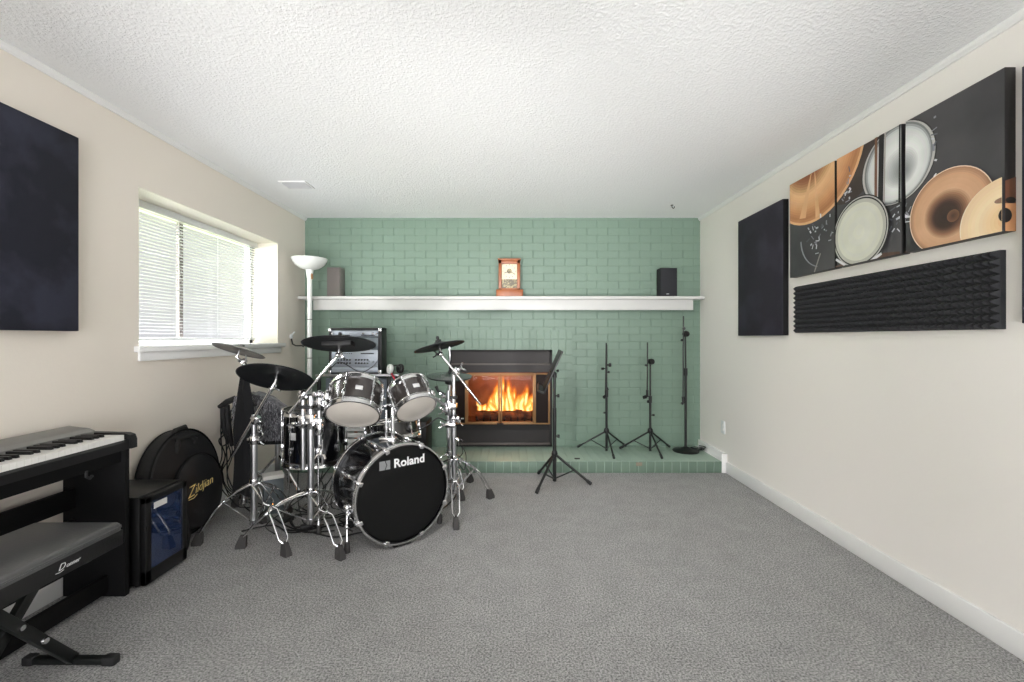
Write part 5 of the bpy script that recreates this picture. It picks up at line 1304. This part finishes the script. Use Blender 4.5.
# ================================================================== piano
py0, py1 = .72, 2.062
pn = thing('digital_piano', (-1.92, (py0 + py1) / 2, 0), 'black digital piano on its stand against the window wall', 'piano')
XF = -1.768
pr = [(XF, .68), (XF, .715), (XF - .01, .724), (-1.93, .724), (-2.07, .724), (-2.07, .68)]
obj('keybed', MB().prism([(x, py0, z) for x, z in pr], (0, py1 - py0 - .012, 0)), 'black', pn)
ke = py1 - .045; kn = 52; kw = (ke - py0 - .035) / kn
nk = 0
names = 'CDEFGAB'
for i in range(kn - 1, -1, -1):
    y1_ = ke - (kn - 1 - i) * kw; y0_ = y1_ - kw
    obj('white_key', MB().box((-1.925, y0_ + .0004, .722), (XF - .01, y1_ - .0004, .748)), 'key_white', pn)
    # from the top (C8) downwards: black keys sit below every note but F and C
    nm = 'CBAGFED'[(kn - 1 - i) % 7]
    if nm not in 'CF' and i > 0:
        yb = y0_
        if True:
            obj('black_key', MB().prism([(-1.925, yb - .006, .74), (-1.825, yb - .006, .74), (-1.832, yb - .005, .760), (-1.925, yb - .005, .760)], (0, .011, 0)), 'black', pn)
mb = MB(); mb.prism([(-1.932, py0 + .02, .724), (-1.932, py0 + .02, .764), (-1.955, py0 + .02, .774), (-2.05, py0 + .02, .785), (-2.07, py0 + .02, .78), (-2.07, py0 + .02, .724)], (0, py1 - py0 - .045, 0))
obj('control_panel', mb, 'piano_top', pn)
obj('panel_lip', MB().prism([(-1.926, py0 + .02, .749), (-1.926, py0 + .02, .763), (-1.95, py0 + .02, .7745), (-1.95, py0 + .02, .749)], (0, py1 - py0 - .055, 0)), 'lip', pn)
obj('stand_top_rail', MB().box((-1.82, py0 + .035, .622), (-1.80, py1 - .035, .68)), 'blackm', pn)
obj('panel_button', MB().box((-2.02, 1.64, .778), (-1.98, 1.655, .787), .002), 'black', pn)
pr = [(XF + .012, .645), (XF + .012, .715), (XF + .0, .745), (XF - .02, .757), (-1.95, .757), (-2.07, .80), (-2.07, .645)]
pr = [(XF + .012, .682), (XF + .012, .722), (XF + .004, .744), (XF - .02, .752), (-2.0, .757), (-2.07, .764), (-2.07, .682)]
obj('end_block', MB().prism([(x, py1 - .032, z) for x, z in pr], (0, .032, 0)), 'black', pn)
obj('side_panel', MB().box((-2.07, py1 - .035, 0), (XF - .015, py1 - .01, .682), .003), 'blackm', pn)
obj('side_panel', MB().box((-2.07, py0 + .01, 0), (XF - .015, py0 + .035, .68), .003), 'blackm', pn)
obj('upper_rail', MB().box((-2.03, py0 + .035, .41), (-2.01, py1 - .035, .50), .002), 'blackm', pn)
obj('lower_rail', MB().box((-1.88, py0 + .035, .02), (-1.86, py1 - .035, .10), .002), 'blackm', pn)
obj('knee_panel', MB().box((-2.03, py0 + .035, .12), (-2.01, py1 - .035, .36), .002), 'blackm', pn)
obj('headphone_hook', MB().tube([(-1.80, 1.86, .63), (-1.80, 1.86, .605), (-1.785, 1.86, .598), (-1.775, 1.86, .61)], .006, 8), 'rubber', pn)

# ================================================================== bench
bx0, bx1, by0, by1, bz = -1.80, -1.471, 1.196, 1.664, .5
bh = thing('piano_bench', ((bx0 + bx1) / 2, (by0 + by1) / 2, 0), 'black padded piano bench on crossed legs in front of the piano', 'bench')
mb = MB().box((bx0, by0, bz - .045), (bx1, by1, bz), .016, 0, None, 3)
obj('cushion', mb, 'leather_lit', bh)
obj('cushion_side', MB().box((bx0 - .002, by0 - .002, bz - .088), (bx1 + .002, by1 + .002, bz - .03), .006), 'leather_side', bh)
obj('piping', MB().tube([(bx1 + .001, by0 + .01, bz - .016), (bx1 + .001, by1 - .01, bz - .016)], .004, 6).tube([(bx0 + .01, by1 + .001, bz - .016), (bx1 - .01, by1 + .001, bz - .016)], .004, 6), 'leather_lit', bh)
me = text_mesh('D', .030, .4, .0006, -.0003); me2 = text_mesh('onner', .019, .4, .0006, -.0001)
Rt = frame((bx1 + .0025, 1.462, bz - .058), V((0, 1, 0)), V((0, 0, 1)))
# the side faces +x: its local x runs along +y when read from the room
mb = MB(Rt); mb.mesh(me, Matrix.Translation((-.028, .003, 0))).mesh(me2, Matrix.Translation((.010, 0, 0))); mb.tube([(-.046, -.010, .0), (-.034, -.012, .0), (-.02, -.009, 0)], .001, 5)
obj('lettering', mb, 'logo', bh, 'white script lettering')
xm = (bx0 + bx1) / 2
for yb in (1.25, 1.609):
    lo = obj('foot_bar', MB().box((bx0 + .025, yb - .014, .004), (bx1 + .02, yb + .014, .027), .005), 'satin', bh)
    for x0_, x1_ in ((bx0 + .02, bx0 + .06), (bx1 - .02, bx1 + .028)): obj('end_cap', MB().box((x0_, yb - .016, 0), (x1_, yb + .016, .032), .006), 'rubber', lo)
def bar(p, q, w=.02, h=.012):
    p, q = V(p), V(q); d = (q - p)
    return MB(frame(p, d, V((0, 1, 0)) if abs(d.normalized().y) < .6 else V((0, 0, 1)))).box((0, -w, -h), (d.length, w, h), .003)
obj('cross_leg', bar((xm + .03, 1.609, .02), (xm + .03, 1.30, .415), .017, .012), 'satin', bh)
obj('cross_leg', bar((xm, 1.25, .02), (xm, 1.56, .415), .017, .012), 'satin', bh)
obj('pivot_bolt', MB().tube([(xm - .03, 1.43, .25), (xm + .048, 1.43, .25)], .009, 10), 'chrome', bh)
obj('stop_bolt', MB().lathe([(0, 0), (.012, 0), (.010, .008), (0, .009)], 12, 0, look((1, 0, 0), (xm + .042, 1.50, .16))), 'chrome', bh)
for yb in (1.30, 1.56):
    obj('seat_bar', MB().box((bx0 + .03, yb - .014, bz - .105), (bx1 - .03, yb + .014, bz - .08), .003), 'satin', bh)

# ================================================================== light and camera
def area(name, loc, rot, sx, sy, e, col=(1, 1, 1)):
    l = bpy.data.lights.new(name, 'AREA'); l.shape = 'RECTANGLE'; l.size, l.size_y = sx, sy; l.energy = e; l.color = col
    o = bpy.data.objects.new(name, l); C.objects.link(o); o.location = loc; o.rotation_euler = rot; return o
def point(name, loc, e, r, col):
    l = bpy.data.lights.new(name, 'POINT'); l.energy = e; l.shadow_soft_size = r; l.color = col
    o = bpy.data.objects.new(name, l); C.objects.link(o); o.location = loc; return o
SKY_LOW = 0.62
FILL_TOP, FILL_L, FILL_R = 125, 285, 220  # energies of the unseen, added fill lights
SKY_SIDE, SKY_GARDEN, SKY_GROUND = 66.0, 5.5, 9.0
def ceiling_fill(x, y, aim, e, label):  # unseen ceiling spot, added to brighten the hearth end of the room
    p = V((x, y, H - .16)); d = (V(aim) - p).normalized(); m = look(d, p)
    t = thing('ceiling_fill_light', (x, y, H), label, 'lamp')
    obj('canopy', MB().lathe([(0, H), (.06, H), (.06, H - .02), (.012, H - .025), (.012, H - .11), (0, H - .11)], 24, 0, Matrix.Translation((x, y, 0))), 'white', t)
    obj('lamp_head', MB(m).lathe([(0, -.1), (.06, -.1), (.11, -.03), (.125, .03), (.119, .03), (.104, -.03), (.055, -.085), (0, -.085)], 24), 'white', t)
    l = bpy.data.lights.new('fill_bulb', 'SPOT'); l.energy = e; l.spot_size = math.radians(72); l.spot_blend = 1.0; l.color = (1, .985, .985); l.shadow_soft_size = .12
    o = bpy.data.objects.new('fill_bulb', l); C.objects.link(o); o.matrix_world = m @ Matrix.Translation((0, 0, .035)) @ Matrix.Rotation(PI, 4, 'X')
ceiling_fill(-.6, .5, (.75, 4.0, .3), FILL_TOP, 'added white ceiling fill light behind the camera, aimed at the hearth')
def floor_fill(x, y, aim, e, label):  # unseen floor uplight, added to lift the far ceiling
    t = thing('floor_fill_light', (x, y, 0), label, 'lamp', 'added floor fill lights behind the camera')
    d = (V(aim) - V((x, y, .32))).normalized(); m = look(d, (x, y, .32))
    obj('base', MB().lathe([(0, 0), (.12, 0), (.12, .015), (.02, .025), (.012, .03), (.012, .24), (0, .24)], 24, 0, Matrix.Translation((x, y, 0))), 'black', t)
    obj('lamp_head', MB(m).lathe([(0, -.14), (.05, -.14), (.09, -.05), (.1, .02), (.094, .02), (.084, -.05), (.045, -.12), (0, -.12)], 24), 'black', t)
    obj('yoke', MB().tube([(x - .105, y, .32), (x - .105, y, .24), (x, y, .22), (x + .105, y, .24), (x + .105, y, .32)], .008, 8), 'black', t)
    l = bpy.data.lights.new('fill_bulb', 'SPOT'); l.energy = e; l.spot_size = math.radians(50); l.spot_blend = 1.0; l.color = (1, .985, .985); l.shadow_soft_size = .14
    o = bpy.data.objects.new('fill_bulb', l); C.objects.link(o); o.matrix_world = m @ Matrix.Translation((0, 0, .03)) @ Matrix.Rotation(PI, 4, 'X')
floor_fill(-1.2, -.7, (-.6, 3.9, H + .1), FILL_L, 'added black floor fill light behind the camera, on the piano side')
floor_fill(1.2, -.7, (.2, 3.9, H + .1), FILL_R, 'added black floor fill light behind the camera, on the canvas side')
point('fire_glow', (-.1, fyc - .02, zb0 + .3), 7.0, .08, (1, .40, .11))
pt = area('garden_portal', ((GX0 + GX1) / 2, YR - .02, GZ1 / 2), (math.radians(90), 0, math.radians(180)), GX1 - GX0, GZ1, 1); pt.data.cycles.is_portal = True
pt.rotation_euler = (math.radians(90), 0, 0)
pw = area('window_portal', (XG + .0, (WY0 + WY1) / 2, (WZ0 + WZ1) / 2), (0, math.radians(-90), 0), WZ1 - WZ0, WY1 - WY0, 1); pw.data.cycles.is_portal = True

w = bpy.data.worlds.new('sky'); bpy.context.scene.world = w; w.use_nodes = True
nt = w.node_tree; bgn = nt.nodes['Background']
tc = nt.nodes.new('ShaderNodeTexCoord'); sp = nt.nodes.new('ShaderNodeSeparateXYZ'); nt.links.new(tc.outputs['Generated'], sp.inputs[0])
# hazy bright sky and sunlit ground; brightest on the garden side (-y), where the sun is
def node(op, a, b_=None, c_=None):
    n = nt.nodes.new('ShaderNodeMath'); n.operation = op
    for k, v in enumerate((a, b_, c_)):
        if v is None: continue
        if isinstance(v, (int, float)): n.inputs[k].default_value = v
        else: nt.links.new(v, n.inputs[k])
    return n.outputs[0]
def ramp(v, a, b_, c_, d_):
    n = nt.nodes.new('ShaderNodeMapRange'); n.inputs['From Min'].default_value = a; n.inputs['From Max'].default_value = b_
    n.inputs['To Min'].default_value = c_; n.inputs['To Max'].default_value = d_; nt.links.new(v, n.inputs['Value']); return n.outputs['Result']
gard = ramp(sp.outputs['Y'], -.2, -.8, 0, 1); low = ramp(sp.outputs['Z'], .05, -.05, 0, 1)
# over the side window the hazy horizon is dim and the sky above it bright
side = ramp(sp.outputs['Z'], .29, .42, SKY_LOW, max(SKY_SIDE, SKY_LOW))
garden = node('MULTIPLY_ADD', low, SKY_GROUND - SKY_GARDEN, SKY_GARDEN)
stren = node('MULTIPLY_ADD', gard, node('SUBTRACT', garden, side), side)
nt.links.new(stren, bgn.inputs['Strength']); bgn.inputs['Color'].default_value = (.968, .972, 1, 1)

cam = bpy.data.cameras.new('camera'); co = bpy.data.objects.new('camera', cam); C.objects.link(co)
cam.sensor_width = 36; cam.lens = F / 1024 * 36; cam.clip_start = .02; cam.clip_end = 100
co.location = (0, 0, CZ); co.rotation_euler = (math.radians(90), 0, 0)
cam.shift_y = -(341 - CY) / 1024
bpy.context.scene.camera = co
vs_ = bpy.context.scene.view_settings
vs_.view_transform = 'Standard'; vs_.look = 'None'; vs_.exposure = 0.3; vs_.gamma = 1.0; vs_.use_curve_mapping = False
